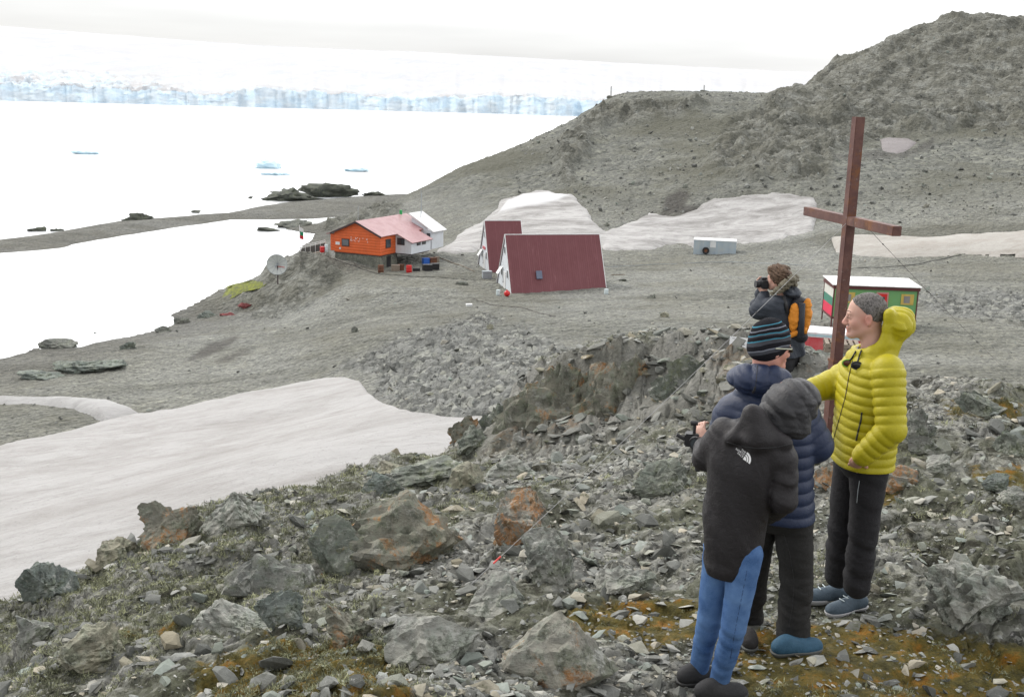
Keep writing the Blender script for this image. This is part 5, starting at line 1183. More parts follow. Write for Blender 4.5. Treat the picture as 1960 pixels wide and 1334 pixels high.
def hand(part, p, fwd, palm, curl=.6, side=1, sc=1.0):
    """p wrist, fwd towards the fingers, palm = direction the palm faces, side = where the thumb leaves"""
    f = np.array(fwd, float); f /= np.linalg.norm(f); n = np.array(palm, float); n -= f*(n@f); n /= np.linalg.norm(n); l = np.cross(n, f)*side
    part.ell(np.array(p)+f*.05*sc, np.array([.052, .040, .016])*sc, np.stack([f, l, n]), k=.01)
    part.cap(p, np.array(p)+f*.03*sc, .026*sc, .026*sc, k=.012)
    for i, (o, L) in enumerate(((.030, .072), (.010, .080), (-.010, .074), (-.028, .058))):
        a = np.array(p)+f*.09*sc+l*o*sc; d = f.copy(); r = .0088*sc
        for j, fr in enumerate((.42, .33, .25)):
            ang = curl*(.5+.5*j)*(1+.08*i); d2 = d*math.cos(ang)+n*math.sin(ang); b = a+d2*L*fr*sc; part.cap(a, b, r, r*.92, k=.003); a = b; d = d2; n2 = n; r *= .93
    a = np.array(p)+f*.025*sc+l*.03*sc; d = f*.6+l*.7+n*.3; d /= np.linalg.norm(d); b = a+d*.042*sc; part.cap(a, b, .0125*sc, .0105*sc, k=.008)
    d = f*.85+l*.2+n*.45; d /= np.linalg.norm(d); part.cap(b, b+d*.034*sc, .0105*sc, .008*sc, k=.003)
def shoe(ps, heel_px, toe_px, w=.043, up=.10, ankle=None, H=.0, roll=1.0, L=.285):
    """heel and toe given as photo pixels on the sole"""
    gh = ps.loc(heel_px) if len(heel_px) == 3 else ps.J(*heel_px[:2]); gt = ps.J(*toe_px[:2])
    def onz(px, z):
        d = ray(*px[:2]); w_ = d*((z-HC)/d[2])+np.array([0, 0, HC]); return ps.loc(w_)
    z0 = ps.o[2]
    h = onz(heel_px, z0+.03); t = onz(toe_px, z0+.03); d = (t-h); d[2] = 0; d /= np.linalg.norm(d); mid = (h+t)/2; g = max(ps.gz(mid), ps.gz(h), ps.gz(t))-.012
    a = mid-d*(L/2-w); b = mid+d*(L/2-w*.9); a[2] = b[2] = g+.045; l = np.cross([0, 0, 1], d)
    S = Part(.005, .03); S.cap(a+[0, 0, .012], b, .041, .034, k=.03); S.ell(mid+d*.055+[0, 0, g+.038-mid[2]], (.09, .048, .034), np.stack([d, l, [0, 0, 1]]), k=.03)
    an = a+d*.035+[0, 0, .075] if ankle is None else np.array(ankle); S.cap(a+d*.04+[0, 0, .02], a+d*.035+[0, 0, .035], .040, .038, k=.03); S.cap(a+d*.12+[0, 0, .015], a+d*.05+[0, 0, .032], .028, .030, k=.02)
    S.p.append((lambda P: (g+.022)-P[..., 2], None, None, 0, '&'))
    So = Part(.005, .03); So.cap(a+[0, 0, 0], mid, .046, .044, k=.02); So.cap(mid, b, .044, .042, k=.02); So.ell(mid+d*.06+[0, 0, g+.03-mid[2]], (.088, .054, .045), np.stack([d, l, [0, 0, 1]]), k=.02)
    So.p.append((lambda P: np.maximum(P[..., 2]-(g+.034+.0*P[..., 0]), g-P[..., 2]), None, None, 0, '&')); return S, So, a, b, d, g

def cloth(name, c, rough=.7, weave=900, amt=.25, vary=.15, bump=.15, sheen=0, spec=.3):
    m = Mat(name, rough=rough, spec=spec); n = m.noise(7, 6, .65); k = m.mix(m.math('MULTIPLY', m.rng(n, .4, .65), vary), c, tuple(x*.6 for x in c))
    k = m.mix(m.math('MULTIPLY', m.rng(m.noise(weave/6, 3, .7), .45, .7), amt), k, tuple(min(1, x*1.5+.004) for x in c)); m.col(k)
    if sheen: m.b.inputs['Sheen Weight'].default_value = sheen
    m.bump(m.math('ADD', m.math('MULTIPLY', m.noise(24, 6, .72, dist=.7), 1.3), m.math('MULTIPLY', m.noise(160, 3, .6), .25)), min(1, bump*3.5), .009); return m.m
def skin(name, c=(.50, .30, .235), red=(.50, .18, .14)):
    m = Mat(name, rough=.5, spec=.35); m.b.inputs['Subsurface Weight'].default_value = .06; m.b.inputs['Subsurface Radius'].default_value = (.01, .004, .002)
    k = m.mix(m.math('MULTIPLY', m.rng(m.noise(30, 5, .6), .4, .7), .25), c, (c[0]*.85, c[1]*.75, c[2]*.72)); k = m.mix(m.attr('flush'), k, red); m.col(k)
    m.bump(m.noise(260, 3, .6), .15, .001); return m.m
def hair_mat(name, a, b, sc=60):
    m = Mat(name, rough=.75, spec=.25); m.col(m.mix(m.rng(m.noise(sc, 6, .8, co=m.map((1, 1, .5))), .38, .62), a, b)); m.bump(m.noise(150, 4, .8), .8, .006); return m.m
def flush(o, pts):
    n = len(o.data.vertices); co = np.empty(n*3, np.float32); o.data.vertices.foreach_get('co', co); co = co.reshape(-1, 3); f = np.zeros(n)
    for p, r, w in pts: f = np.maximum(f, w*np.exp(-((co-np.array(p))**2).sum(1)/(r*r)))
    set_attr(o, 'flush', np.clip(f, 0, 1))
mv = lambda p, *d: np.array(p)+np.array(d)

# ---- man in the yellow jacket
def man_yellow():
    s = Person(1625, 1150, 6.02); J = s.J; yaw = math.radians(68)             # width axis
    fw = np.array([-math.sin(yaw), math.cos(yaw), 0])*-1; fw = np.array([-.93, -.36, 0])
    yw = math.atan2(fw[0], -fw[1]); wy = math.atan2(.93, .36)
    wax = np.array([-fw[1], fw[0], 0]); yaw = math.atan2(wax[1], wax[0])
    hc = J(1657, 609, 0)
    sh_n, el_n, wr_n = J(1699, 708, -.165), J(1706, 822, -.25), J(1652, 872, -.245); sh_f, el_f, wr_f = J(1634, 712, .17), J(1590, 737, .16), J(1530, 754, .02)
    hip_n, kn_n, an_n = J(1664, 893, -.08), J(1653, 1012, -.08), J(1640, 1120, -.07); hip_f, kn_f, an_f = J(1630, 893, .09), J(1613, 1008, .09), J(1603, 1100, .10)
    Bd = Part(.0045, .015); T, B = head(Bd, hc, (-.97, -.16, -.06), (-.06, 0, 1), .97, J(1672, 690, 0))
    Bd.loft([(*J(1668, 700), .16, .10), (*J(1660, 760), .17, .11), (*J(1652, 860), .15, .10), (*J(1650, 900), .15, .10)], yaw)
    for a, b, c in ((sh_n, el_n, wr_n), (sh_f, el_f, wr_f)): Bd.chain([a, b, c], [.045, .04, .028])
    for a, b, c in ((hip_n, kn_n, an_n), (hip_f, kn_f, an_f)): Bd.chain([a, b, c], [.07, .05, .04])
    hand(Bd, wr_n+mv((0, 0, 0), -.022, .015, -.022), (-.22, .62, -.75), (.3, .6, .5), .2, -1, .92); hand(Bd, wr_f, (-1, -.3, -.15), (0, -.2, -1), .3, 1)
    body = s.build('person', Bd, skin('skin_fair'), None, (hc[2]-.16, .009))
    tag(body, 'man in a bright yellow padded jacket, in profile beside the cross, hand in pocket', 'person', 'people by the cross')
    flush(body, [(T(.116, 0, -.022), .022, .55), (T(0, .08, 0), .04, .6), (T(0, -.08, 0), .04, .6), (T(.098, 0, -.056), .020, .95), (T(.06, .05, -.02), .035, .3), (wr_n, .1, .35)])
    Jk = Part(.0052, .02); q = (.047, .0085)
    Jk.loft([(*J(1668, 668), .10, .09), (*J(1668, 684), .165, .115), (*J(1667, 704), .205, .135), (*J(1665, 730), .215, .145), (*J(1661, 762), .215, .15), (*J(1657, 820), .205, .155), (*J(1652, 862), .20, .152), (*J(1650, 884), .202, .152)], yaw, q=q, k=.02)
    Jk.cap(sh_n, el_n, .088, .074, q=(.047, .009), k=.008); Jk.cap(el_n, wr_n, .074, .056, q=(.044, .009, .3), k=.006)
    Jk.cap(sh_f, el_f, .088, .075, q=(.05, .008), k=.025); Jk.cap(el_f, wr_f, .075, .058, q=(.045, .007), k=.02)
    nk = J(1670, 676, 0)
    ring = [nk+np.array([math.cos(a)*.088-.002, math.sin(a)*.085, .048*math.cos(a)+.030]) for a in np.linspace(0, 2*math.pi, 13)]
    Jk.chain(ring, [.024]*13, k=.02); Jk.cap(J(1690, 682, 0), J(1712, 645, 0), .07, .05, k=.04)
    hdc = J(1722, 618, .02)
    Jk.ell(hdc, (.078, .115, .082), basis((1, 0, .35)), q=(.042, .012, 1), k=.03, wr=(.010, 12)); Jk.cap(J(1694, 655, -.07), J(1703, 602, -.07), .026, .027, k=.02, q=(.05, .004)); Jk.cap(J(1703, 602, -.07), J(1712, 596, .08), .026, .025, k=.02)
    Jk.cap(J(1694, 655, .07), J(1703, 606, .08), .026, .026, k=.02); Jk.cap(J(1660, 690, -.08), J(1694, 655, -.07), .03, .028, k=.02)
    Jk.ell(J(1699, 612, 0), (.03, .06, .05), op='-', k=.015)
    Jk.cap(J(1664, 630, 0), J(1671, 680, 0), .078, .070, op='-', k=.012)
    jk = s.build('jacket', Jk, cloth('yellow_nylon', (.38, .33, .007), .5, 500, .12, .12, .12, 0, .35), body)
    s.strip('zip', Jk, [(1632, 690), (1625, 720), (1618, 760), (1607, 800), (1597, 835), (1592, 858)], .0028, M_frame, jk); s.strip('pocket_zip', Jk, [(1650, 789), (1648, 805), (1643, 825), (1639, 843)], .0055, M_black, jk, -.002)
    cr = Part(.005, .01); cr.chain([nk+np.array([math.cos(a)*.066, math.sin(a)*.064, .035+.045*math.cos(a)]) for a in np.linspace(0, 2*math.pi, 13)], [.017]*13, k=.01)
    s.build('collar', cr, cloth('blue_fleece', (.015, .12, .42), .9, 500, .2), body)
    Tr = Part(.006, .03); wr = (.006, 7)
    Tr.loft([(*J(1650, 868), .165, .125), (*J(1649, 893), .165, .125), (*J(1647, 912), .10, .08)], yaw, k=.03)
    for a, b, c in ((hip_n, kn_n, an_n), (hip_f, kn_f, an_f)): Tr.cap(a, b, .100, .077, wr=wr, k=.01); Tr.cap(b, c, .077, .073, wr=(.010, 10), k=.01)
    tr = s.build('trousers', Tr, cloth('charcoal_trousers', (.016, .0155, .018), .8, 700, .3), body)
    s.strip('stripe', Tr, [(1645, 920), (1642, 940), (1640, 962)], .0022, M_grey, tr)
    # hair: short, grey at the temples, receding
    H = Part(.0045, .006); H.ell(T(-.010, 0, .046), np.array([.104, .081, .0935])*.97, B, wr=(.004, 60))
    H.p.append((lambda P: ((P-hc)@(B[0]*.66-B[2]*.75))-.97*(-.018)+.010*fbm(P[..., 0]*70+P[..., 2]*50, P[..., 1]*60-P[..., 2]*40, 3, 3), None, None, 0, '&'))
    H.p.append((lambda P: (P-hc)@B[0]-.068, None, None, 0, '&'))
    s.build('hair', H, hair_mat('grey_hair', (.035, .032, .03), (.21, .195, .185), 110), body)
    s.strip('eyebrow', Bd, [(1617, 596), (1623, 595), (1629, 597)], .0022, hair_mat('brow', (.05, .035, .03), (.1, .08, .07)), body, -.001)
    s.strip('eyelid', Bd, [(1620, 607), (1624, 608), (1628, 607)], .0016, hair_mat('lash', (.06, .03, .025), (.09, .05, .04)), body, -.0005)
    # cord of the sunglasses and the glasses themselves
    g = empty('sunglasses', tuple(s.W(J(1640, 690, -.13))), -s.az, label='green and black sunglasses hanging on a cord at the neck of the yellow jacket', cat='sunglasses')
    o = J(1640, 690, -.13)
    def hp(u, v): h = s.hit(Jk, u, v, .008); return (h if h is not None else J(u, v, -.14))-o
    mb = MB(); pts = [hp(*p) for p in ((1643, 664), (1637, 674), (1630, 686), (1622, 694))]
    for a, b in zip(pts[:-1], pts[1:]): mb.tube(a, b, .0045, 6)
    pts = [hp(*p) for p in ((1656, 662), (1648, 672), (1644, 684), (1640, 697))]
    for a, b in zip(pts[:-1], pts[1:]): mb.tube(a, b, .0045, 6)
    mb.build('cord', M_black, g, True)
    for (u, v), c in (((1623, 695), paint('lens_brown', (.10, .035, .015), .15)), ((1640, 699), paint('lens_dark', (.02, .02, .02), .15))):
        V, Fc = ICO[4]; q_ = hp(u, v); mesh_obj('lens', V*[.026, .008, .018]+q_+[0, -.006, 0], Fc, c, g)
        rm = MB(); 
        for k in range(14):
            a, b = 2*math.pi*k/14, 2*math.pi*(k+1)/14; rm.tube(q_+[.028*math.cos(a), -.008, .02*math.sin(a)], q_+[.028*math.cos(b), -.008, .02*math.sin(b)], .0035, 5)
        rm.build('frame', paint('lime_rim', (.16, .38, .03), .4) if u < 1630 else M_black, g, True)
    st = cloth('shoe_slate', (.06, .085, .11), .7, 300, .35); so_ = paint('sole_pale', (.42, .42, .43), .7)
    for hp_, tp_, an in (((1652, 1150), (1592, 1163), an_n), ((1612, 1128), (1553, 1130), an_f)):
        S, So, a, b, d, gg = shoe(s, hp_, tp_, ankle=None); sh = s.build('shoe', S, st, body); s.build('sole', So, so_, sh)
        l = np.cross([0, 0, 1], d); lc = MB()
        for k in range(4): c = a+d*(.12+.025*k); c[2] = gg+.105-.014*k; lc.tube(c+l*.02, c-l*.02+[0, 0, -.0], .003, 5)
        lc.build('lace', M_palebl, sh)
    return s
# ---- man in the navy jacket, seen from behind
def man_navy():
    s = Person(1490, 1225, 5.5); J = s.J; yaw = math.radians(-14)
    hc = J(1473, 668, 0); fw = (.80, .55, -.12)
    sh_r, el_r, wr_r = J(1532, 792, .0), J(1564, 852, .02), J(1520, 872, .27); sh_l, el_l, wr_l = J(1400, 792, .0), J(1378, 868, .08), J(1440, 880, .30)
    hip_r, kn_r, an_r = J(1518, 990, 0), J(1524, 1105, .02), J(1517, 1229, .0); hip_l, kn_l, an_l = J(1452, 990, .06), J(1440, 1100, .2), J(1427, 1196, .28)
    Bd = Part(.005, .015); T, B = head(Bd, hc, fw, (0, 0, 1), .97, J(1462, 750, 0))
    Bd.loft([(*J(1460, 770), .18, .10), (*J(1470, 850), .17, .11), (*J(1480, 990), .15, .10)], yaw)
    for a, b, c in ((sh_r, el_r, wr_r), (sh_l, el_l, wr_l)): Bd.chain([a, b, c], [.045, .04, .028])
    for a, b, c in ((hip_r, kn_r, an_r), (hip_l, kn_l, an_l)): Bd.chain([a, b, c], [.07, .05, .04])
    hand(Bd, wr_r, (-.6, .6, .1), (0, 1, -.3), .7, 1); hand(Bd, wr_l, (.6, .6, .1), (0, 1, -.3), .7, -1)
    Bd.ell(T(.080, 0, -.085), (.026, .030, .024), B, k=.012)
    body = s.build('person', Bd, skin('skin_ruddy', (.50, .26, .21), (.42, .16, .10)), None, (hc[2]-.16, .009))
    tag(body, 'man in a navy padded jacket and striped beanie seen from behind, looking right', 'person', 'people by the cross')
    flush(body, [(T(.08, 0, -.085), .03, .75), (T(.05, -.05, -.03), .05, .45), (T(.05, .05, -.03), .05, .4), (T(.1, 0, -.02), .03, .5)])
    q = (.062, .009); Jk = Part(.0058, .02)
    Jk.loft([(*J(1455, 748), .11, .09), (*J(1460, 768), .19, .12), (*J(1463, 790), .235, .145), (*J(1468, 840), .235, .155), (*J(1476, 900), .205, .155), (*J(1480, 950), .20, .15), (*J(1482, 986), .198, .15)], yaw, q=q)
    Jk.cap(sh_r, el_r, .09, .082, q=(.06, .009), k=.025); Jk.cap(el_r, wr_r, .082, .06, q=(.06, .008), k=.02); Jk.cap(sh_l, el_l, .09, .082, q=(.06, .009), k=.025); Jk.cap(el_l, wr_l, .08, .06, q=(.06, .008), k=.02)
    Jk.ell(J(1454, 726, -.06), (.148, .10, .078), basis((1, .1, .02)), q=(.085, .010, 0), k=.025, wr=(.016, 12)); Jk.cap(J(1395+18, 722, -.02), J(1497, 726, -.05), .048, .045, k=.03, wr=(.012, 20))
    Jk.ell(J(1474, 690, .02), (.085, .08, .06), op='-', k=.02)
    jk = s.build('jacket', Jk, cloth('navy_nylon', (.011, .021, .056), .5, 500, .12, .2, .12, 0, .4), body)
    s.strip('seam', Jk, [(1450, 700), (1448, 722), (1446, 748)], .0022, M_black, jk, -.001); s.strip('hood_toggle', Jk, [(1446, 740), (1441, 752)], .006, M_black, jk, -.002)
    Tr = Part(.0065, .03)
    Tr.loft([(*J(1482, 975), .17, .12), (*J(1484, 992), .165, .12), (*J(1485, 1012), .10, .08)], yaw, k=.03)
    for a, b, c in ((hip_r, kn_r, an_r), (hip_l, kn_l, an_l)): Tr.cap(a, b, .10, .082, wr=(.007, 8), k=.01); Tr.cap(b, c, .082, .086, wr=(.014, 11), k=.01)
    tr = s.build('trousers', Tr, cloth('grey_black_trousers', (.019, .0185, .018), .85, 500, .4), body)
    s.strip('seam', Tr, [(1500, 1020), (1512, 1060), (1520, 1110), (1517, 1160), (1510, 1200)], .002, M_black, tr, -.001)
    # beanie with bands of black, grey and teal
    m = Mat('striped_knit', rough=.95, spec=.1); R_ = B; up = np.array([-.24, .10, .96]); up /= np.linalg.norm(up)
    vm = m.N.new('ShaderNodeVectorMath'); vm.operation = 'DOT_PRODUCT'; m.L.new(m.co, vm.inputs[0]); vm.inputs[1].default_value = tuple(up); z0 = float(up@hc)
    w_ = m.math('ADD', vm.outputs['Value'], m.math('MULTIPLY', m.noise(9, 2, .5), .022))
    f = m.rng(w_, z0-.045+.011, z0+.15+.011)
    dk, gy, tl, lg = (.012, .012, .015), (.055, .058, .068), (.05, .19, .26), (.16, .17, .2)
    m.col(m.ramp(f, [(0, dk), (.16, gy), (.21, gy), (.24, lg), (.27, dk), (.38, gy), (.48, tl), (.505, dk), (.60, gy), (.64, tl), (.665, dk), (.75, lg), (.775, dk), (.86, tl), (.885, dk), (.95, dk)], 'CONSTANT')); m.bump(m.noise(180, 3, .7), .6, .004)
    Bn = Part(.0045, .01); Bn.ell(T(-.010, 0, .050), np.array([.110, .090, .108])*.98, B, wr=(.004, 25)); Bn.ell(T(-.03, 0, .0), np.array([.088, .087, .07]), B, k=.02)
    Bn.p.append((lambda P: ((P-hc)@(B[0]*.50-B[2]*.866))-.028, None, None, 0, '&'))
    s.build('beanie', Bn, m.m, body)
    gl = MB().tube(T(.094, -.06, .018), T(.094, .06, .018), .004, 6).build('glasses', M_black, body)
    for sg in (-1, 1):
        MB().tube(T(.085, sg*.068, .02), T(-.03, sg*.098, .022), .0032, 6).build('temple_arm', paint('glasses_arm', (.42, .43, .33), .3), gl)
        gg = Part(.004, .005); gg.ell(T(.094, sg*.034, .012), (.010, .03, .017), B, k=.004); s.build('lens', gg, paint('lens_black', (.02, .02, .015), .1), gl)
    for hp_, tp_, c in (((1492, 1242), (1556, 1234), cloth('shoe_teal', (.03, .085, .14), .7, 300, .3)), ((1432, 1222), (1418, 1200), cloth('shoe_dark', (.03, .028, .028), .8, 300, .3))):
        S, So, a, b, d, g = shoe(s, hp_, tp_); sh = s.build('shoe', S, c, body); s.build('sole', So, paint('sole_grey', (.10, .105, .10), .8), sh)
    return s
# ---- person in the black shell jacket, bent over a camera
def person_black():
    s = Person(1362, 1300, 4.98); J = s.J; yaw = math.radians(-16)
    hc = J(1511, 780, .10)
    sh_l, el_l, wr_l = J(1385, 830, .02), J(1348, 878, .08), J(1345, 850, .33); sh_r, el_r, wr_r = J(1488, 860, -.04), J(1500, 955, -.07), J(1470, 985, .24)
    hip_l, kn_l, an_l = J(1378, 1060, .03), J(1358, 1185, .02), J(1336, 1285, .04); hip_r, kn_r, an_r = J(1427, 1060, -.05), J(1404, 1200, -.09), J(1374, 1312, -.06)
    Bd = Part(.006, .015); T, B = head(Bd, hc, (.75, .6, -.35), (-.05, 0, 1), .95, J(1465, 835, .02))
    Bd.loft([(*J(1450, 845, .0), .13, .08), (*J(1430, 900), .13, .09), (*J(1402, 1075), .10, .08)], yaw)
    for a, b, c in ((sh_r, el_r, wr_r), (sh_l, el_l, wr_l)): Bd.chain([a, b, c], [.04, .036, .026])
    for a, b, c in ((hip_r, kn_r, an_r), (hip_l, kn_l, an_l)): Bd.chain([a, b, c], [.065, .048, .038])
    hand(Bd, wr_l, (-.2, .5, .6), (.5, .6, -.3), .8, -1, .95); hand(Bd, wr_r, (-.5, .7, .3), (0, .5, .5), .8, 1, .95)
    body = s.build('person', Bd, skin('skin_hidden'), None, (hc[2]-.16, .009)); flush(body, [(hc, .01, .1)])
    tag(body, 'person in black hooded shell jacket and blue jeans seen from behind, bending forward', 'person', 'people by the cross')
    Jk = Part(.0058, .02); wr = (.016, 5.5)
    Jk.loft([(*J(1450, 808), .08, .07), (*J(1446, 826), .15, .10), (*J(1438, 850), .178, .125), (*J(1427, 890), .165, .135), (*J(1416, 950), .15, .135), (*J(1409, 1000), .142, .135), (*J(1405, 1040), .136, .135), (*J(1402, 1066), .13, .13), (*J(1398, 1082), .122, .135), (*J(1394, 1094), .095, .12)], yaw, wr=wr)
    Jk.cap(J(1478, 848, -.02), J(1497, 880, -.05), .06, .07, k=.03); Jk.cap(J(1497, 880, -.05), el_r, .07, .064, wr=(.014, 8), k=.008); Jk.cap(el_r, wr_r, .064, .045, wr=(.01, 10), k=.01); Jk.cap(sh_l, el_l, .07, .056, wr=(.014, 8), k=.03); Jk.cap(el_l, wr_l, .056, .042, wr=(.01, 10), k=.02)
    # shell hood hanging down the back: a peaked fold over a wide flap
    Jk.cap(J(1438, 788, -.10), J(1446, 836, -.12), .026, .042, k=.03, wr=(.02, 9)); Jk.cap(J(1446, 838, -.12), J(1404, 838, -.10), .035, .018, k=.03); Jk.cap(J(1446, 838, -.12), J(1506, 846, -.08), .035, .018, k=.03)
    Jk.cap(J(1438, 788, -.10), J(1500, 846, -.08), .020, .024, k=.035); Jk.cap(J(1438, 790, -.09), J(1398, 840, -.09), .02, .022, k=.035); Jk.cap(J(1447, 800, -.09), J(1452, 838, -.09), .05, .07, k=.03)
    jk = s.build('jacket', Jk, cloth('black_shell', (.0125, .0105, .012), .55, 600, .25, .2, .15, 0, .35), body)
    s.strip('hood_edge', Jk, [(1392, 846), (1420, 854), (1452, 858), (1485, 856), (1512, 850)], .003, M_black, jk, -.001)
    # puffy inner hood on the head
    Hd = Part(.0055, .02); Bh = basis((.62, .30, .45), (-.5, 0, 1)); 
    Hd.ell(J(1511, 776, .06), (.142, .125, .112), Bh, q=(.060, .009, 0), wr=(.010, 14)); Hd.cap(J(1478, 815, .0), J(1530, 820, .0), .06, .05, k=.03, wr=(.01, 20)); s_hood = s.build('hood', Hd, cloth('grey_black_nylon', (.024, .0235, .026), .5, 400, .2, .2, .2, 0, .4), body)
    s.strip('seam', Hd, [(1552, 752), (1525, 764), (1500, 780), (1482, 800)], .0018, M_black, s_hood, -.001); s.strip('seam', Hd, [(1512, 724), (1530, 745), (1545, 780), (1548, 800)], .0018, M_black, s_hood, -.001)
    Tr = Part(.0055, .025); jn = (.003, 9)
    Tr.loft([(*J(1402, 1045), .135, .11), (*J(1402, 1075), .13, .11), (*J(1400, 1095), .08, .07)], yaw, k=.03)
    for a, b, c in ((hip_l, kn_l, an_l), (hip_r, kn_r, an_r)): Tr.cap(a, b, .080, .058, wr=jn, k=.007); Tr.cap(b, c, .058, .046, wr=(.005, 15), k=.006)
    m = Mat('denim', rough=.85, spec=.2); n = m.noise(6, 6, .6); k = m.mix(m.rng(n, .38, .66), (.03, .078, .20), (.095, .18, .35)); k = m.mix(m.math('MULTIPLY', m.rng(m.noise(300, 3, .7), .45, .7), .35), k, (.13, .22, .38)); m.col(k); m.bump(m.noise(40, 6, .7), .3, .006)
    tr = s.build('jeans', Tr, m.m, body); s.strip('seam', Tr, [(1430, 1090), (1420, 1140), (1408, 1200), (1398, 1260)], .0018, paint('seam_blue', (.015, .035, .1), .8), tr, -.001)
    for hp_, tp_ in (((1308, 1303), (1375, 1296)), ((1344, 1334), (1408, 1328))):
        S, So, a, b, d, g = shoe(s, hp_, tp_, L=.255); sh = s.build('shoe', S, cloth('shoe_black', (.03, .03, .032), .8, 300, .3), body); s.build('sole', So, paint('sole_black', (.05, .05, .05), .8), sh)
    # white emblem printed between the shoulders
    mw = paint('print_white', (.75, .75, .75), .6, .05)
    def surf(uu, vv): h = s.hit(Jk, uu, vv, .0015); return h
    c0 = surf(1425, 873)
    if c0 is not None:
        ex = surf(1440, 874); ey = 2*c0-surf(1425, 889); ex = (ex-c0)/np.linalg.norm(ex-c0); ey = (ey-c0)-ex*((ey-c0)@ex); ey /= np.linalg.norm(ey); rt = math.radians(-32); X = ex*math.cos(rt)+ey*math.sin(rt); Y = -ex*math.sin(rt)+ey*math.cos(rt); Nn = np.cross(X, Y)
        lg = MB(); sc = .038
        def arc(r0, r1):
            for i in range(10):
                a, b = math.pi/2*i/10, math.pi/2*(i+1)/10; pts = [(r0*math.cos(a), r0*math.sin(a)), (r1*math.cos(a), r1*math.sin(a)), (r1*math.cos(b), r1*math.sin(b)), (r0*math.cos(b), r0*math.sin(b))]
                lg.add([c0+X*(x*sc+.001)+Y*(y*sc-.0145)+Nn*.001 for x, y in pts], [(0, 1, 2, 3)])
        arc(.0, .42); arc(.50, .68); arc(.76, 1.0)
        logo = lg.build('emblem', mw, jk)
        for li, tx_ in enumerate(('THE', 'NORTH', 'FACE')):
            cu = bpy.data.curves.new('t', 'FONT'); cu.body = tx_; cu.size = .0135; cu.align_x = 'RIGHT'; to = bpy.data.objects.new('t', cu); COL.objects.link(to)
            me = bpy.data.meshes.new_from_object(to); bpy.data.objects.remove(to); o = bpy.data.objects.new('lettering', me); COL.objects.link(o); o.parent = jk; me.materials.append(mw)
            org = c0+X*-.003+Y*(.012-.0112*li)+Nn*.001; o.matrix_local = Matrix(((X[0], Y[0], Nn[0], org[0]), (X[1], Y[1], Nn[1], org[1]), (X[2], Y[2], Nn[2], org[2]), (0, 0, 0, 1)))
    # camera on its grip, held out at the left
    cw = s.W(J(1328, 842, .36)); g = empty('camera_rig', tuple(cw), -s.az, label='black video camera on a handheld grip, left of the black jacket', cat='camera')
    MB().box(-.045, .03, -.03, .04, -.03, .035).build('body', M_black, g, bevel=.006); MB().tube((.01, -.032, .0), (.01, -.06, .0), .032, 18).build('lens', M_black, g); MB().tube((.01, -.061, 0), (.01, -.064, 0), .023, 18).build('glass', M_glass, g)
    MB().tube((-.0, 0, .036), (0, 0, .085), .008, 8).tube((-.02, 0, .085), (.015, 0, .088), .012, 8).build('microphone', M_black, g); MB().tube((0, .01, -.03), (.03, .01, -.16), .014, 10).build('grip', M_black, g); MB().tube((-.045, 0, 0), (-.085, 0, .02), .01, 8).build('arm', M_black, g)
    return s
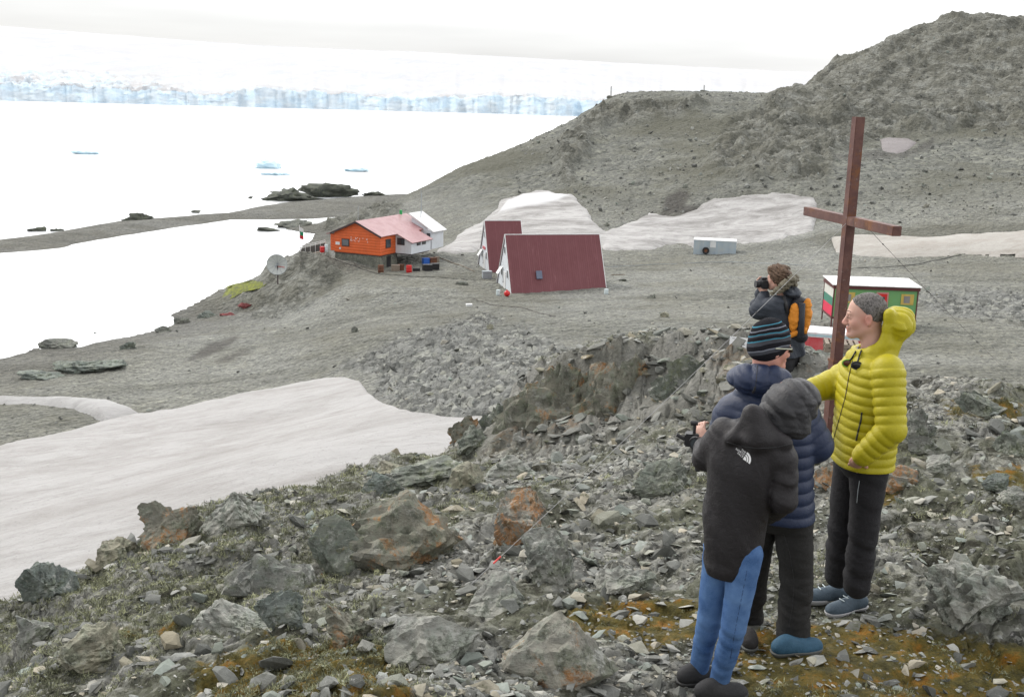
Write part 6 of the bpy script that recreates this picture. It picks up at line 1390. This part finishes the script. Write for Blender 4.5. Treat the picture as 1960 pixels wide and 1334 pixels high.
# ---- photographer with the orange backpack
def photographer():
    s = Person(1500, 700, 11.5); J = s.J; yaw = math.radians(50); gz = 0.0
    hc = J(1488, 536, 0); fw = (-.90, .40, -.05)
    sh_n, el_n, wr_n = J(1486, 583, -.14), J(1452, 594, -.12), J(1464, 562, .0); sh_f, el_f, wr_f = J(1482, 583, .17), J(1452, 585, .2), J(1459, 556, .14)
    hp_z = hc[2]-.75
    hx, hy = J(1506, 650)[0], .02
    hip_n, hip_f = np.array([hx, -.08, hp_z+.0]), np.array([hx, .1, hp_z]); an = lambda y: np.array([hx+.02, y, .1])
    Bd = Part(.006, .015); T, B = head(Bd, hc, fw, (0, 0, 1), .98, J(1502, 575, 0))
    Bd.loft([(*J(1500, 578), .16, .10), (*J(1502, 620), .16, .1), (hx, 0, hp_z, .14, .1)], yaw)
    for a, b, c in ((sh_n, el_n, wr_n), (sh_f, el_f, wr_f)): Bd.chain([a, b, c], [.045, .04, .028])
    for h, y in ((hip_n, -.1), (hip_f, .12)): Bd.chain([h, (h+an(y))/2, an(y)], [.07, .05, .04])
    hand(Bd, wr_n, (-.55, .1, .85), (.2, .9, 0), .7, 1, 1.0); hand(Bd, wr_f, (-.5, -.1, .85), (.6, -.7, 0), .7, -1, 1.0)
    body = s.build('person', Bd, skin('skin_photographer'), None, (hc[2]-.16, .012)); flush(body, [(T(.1, 0, -.02), .03, .4), (T(0, .08, 0), .04, .4), (T(0, -.08, 0), .04, .4)])
    tag(body, 'brown haired person in a dark slate parka taking a photo behind the rocks', 'person', 'people by the cross')
    Jk = Part(.007, .025); wr = (.02, 7)
    Jk.loft([(*J(1501, 566), .10, .09), (*J(1499, 574), .19, .13), (*J(1498, 590), .225, .165), (*J(1499, 620), .215, .17), (*J(1503, 650), .21, .165), (hx, 0, hp_z-.02, .21, .16)], yaw, wr=wr)
    Jk.cap(sh_n, el_n, .098, .085, wr=wr, k=.03); Jk.cap(el_n, wr_n, .085, .05, wr=wr); Jk.cap(sh_f, el_f, .095, .08, wr=wr); Jk.cap(el_f, wr_f, .078, .05, wr=wr)
    Jk.ell(J(1514, 559, 0), (.10, .15, .062), basis((.9, 0, -.25)), wr=(.02, 15)); Jk.ell(J(1490, 538, 0), (.1, .1, .1), op='-', k=.02)
    jk = s.build('parka', Jk, cloth('slate_parka', (.035, .042, .055), .7, 400, .2, .3, .2), body)
    Fr = Part(.006, .01); Fr.chain([J(1480, 561, -.12), J(1490, 556, -.15), J(1503, 546, -.15), J(1514, 537, -.12), J(1521, 533, -.02), J(1519, 536, .1), J(1500, 548, .15)], [.022, .034, .04, .042, .04, .036, .03], wr=(.03, 40)); Fr.cap(J(1512, 533, -.02), J(1521, 545, -.06), .03, .03, wr=(.03, 40))
    s.build('fur_trim', Fr, hair_mat('fur', (.085, .075, .055), (.2, .18, .13), 70), body)
    H = Part(.005, .01); H.ell(T(-.018, 0, .052), (.118, .098, .108), B, wr=(.028, 30)); H.ell(T(.05, 0, .11), (.05, .06, .035), B, wr=(.02, 40), k=.03); H.ell(T(-.06, 0, -.01), (.06, .075, .07), B, wr=(.02, 30), k=.03)
    H.p.append((lambda P: ((P-hc)@(B[0]*.75-B[2]*.66))-.010, None, None, 0, '&')); s.build('hair', H, hair_mat('brown_hair', (.045, .028, .018), (.17, .11, .075), 45), body)
    Tr = Part(.009, .03); Tr.loft([(hx, 0, hp_z+.08, .18, .13), (hx, 0, hp_z-.12, .17, .12)], yaw)
    for h, y in ((hip_n, -.1), (hip_f, .12)): Tr.cap(h, (h+an(y))/2, .095, .075, wr=(.012, 9), k=.03); Tr.cap((h+an(y))/2, an(y), .075, .065, wr=(.012, 9))
    s.build('trousers', Tr, cloth('black_trousers', (.018, .018, .02), .8), body)
    for y in (-.1, .12):
        a = an(y); S = Part(.007, .03); g_ = s.gz(a)
        S.cap((a[0]+.05, y, g_+.05), (a[0]-.13, y+.05, g_+.04), .045, .036); S.cap((a[0]+.02, y, g_+.06), a+[0, 0, .04], .05, .05); S.p.append((lambda P, g_=g_: (g_+.0)-P[..., 2], None, None, 0, '&')); s.build('shoe', S, M_black, body)
    # camera
    cc = J(1461, 543, .03); g = empty('camera', tuple(s.W(cc)), -s.az+math.radians(24), label='black camera held to the eye of the photographer', cat='camera')
    MB().box(-.035, .035, -.07, .07, -.045, .04).build('body', M_black, g, bevel=.008); MB().box(-.025, .03, -.022, .022, .0405, .065).build('finder', M_black, g, bevel=.004); MB().tube((-.036, 0, -.005), (-.085, 0, -.005), .036, 18, .037).build('lens', M_black, g)
    # backpack
    a0 = J(1526, 612, -.05); bw = s.W(a0); t = empty('backpack', tuple(bw), -s.az, label='orange and black backpack worn by the photographer', cat='backpack')
    Rb = basis((.80, -.60, 0)); loc = lambda u, v, dy: J(u, v, dy)-a0
    P1 = Part(.007, .03); P1.ell(np.zeros(3), (.10, .165, .24), Rb, wr=(.012, 10)); P1.cap(loc(1512, 640, -.05), loc(1535, 645, -.05), .07, .06)
    o = s.build('pack', P1, cloth('pack_black', (.02, .021, .026), .7), t)
    og = cloth('pack_orange', (.60, .22, .022), .6, 300, .2)
    P2 = Part(.007, .02); P2.ell(np.array([-.035, -.125, .045]), (.055, .055, .145), Rb, wr=(.01, 16)); s.build('side_panel', P2, og, t)
    P3 = Part(.007, .02); P3.ell(np.array([.085, -.045, .05]), (.05, .06, .185), Rb, wr=(.01, 16)); s.build('side_panel', P3, og, t)
    P4 = Part(.007, .02); P4.cap(loc(1507, 643, -.19), loc(1540, 632, -.15), .026, .03, wr=(.01, 16)); s.build('base_panel', P4, og, t)
    mm = MB(); mm.tube(np.array([.03, -.12, .19]), np.array([.045, -.13, -.15]), .036, 10); mm.build('centre_pocket', cloth('pack_slate', (.035, .04, .05), .7), t, True)
    mm = MB(); mm.tube(loc(1500, 566, -.16), loc(1508, 600, -.2), .02, 6); mm.build('shoulder_strap', M_black, t, True)
    return s
man_yellow(); man_navy(); person_black(); photographer()
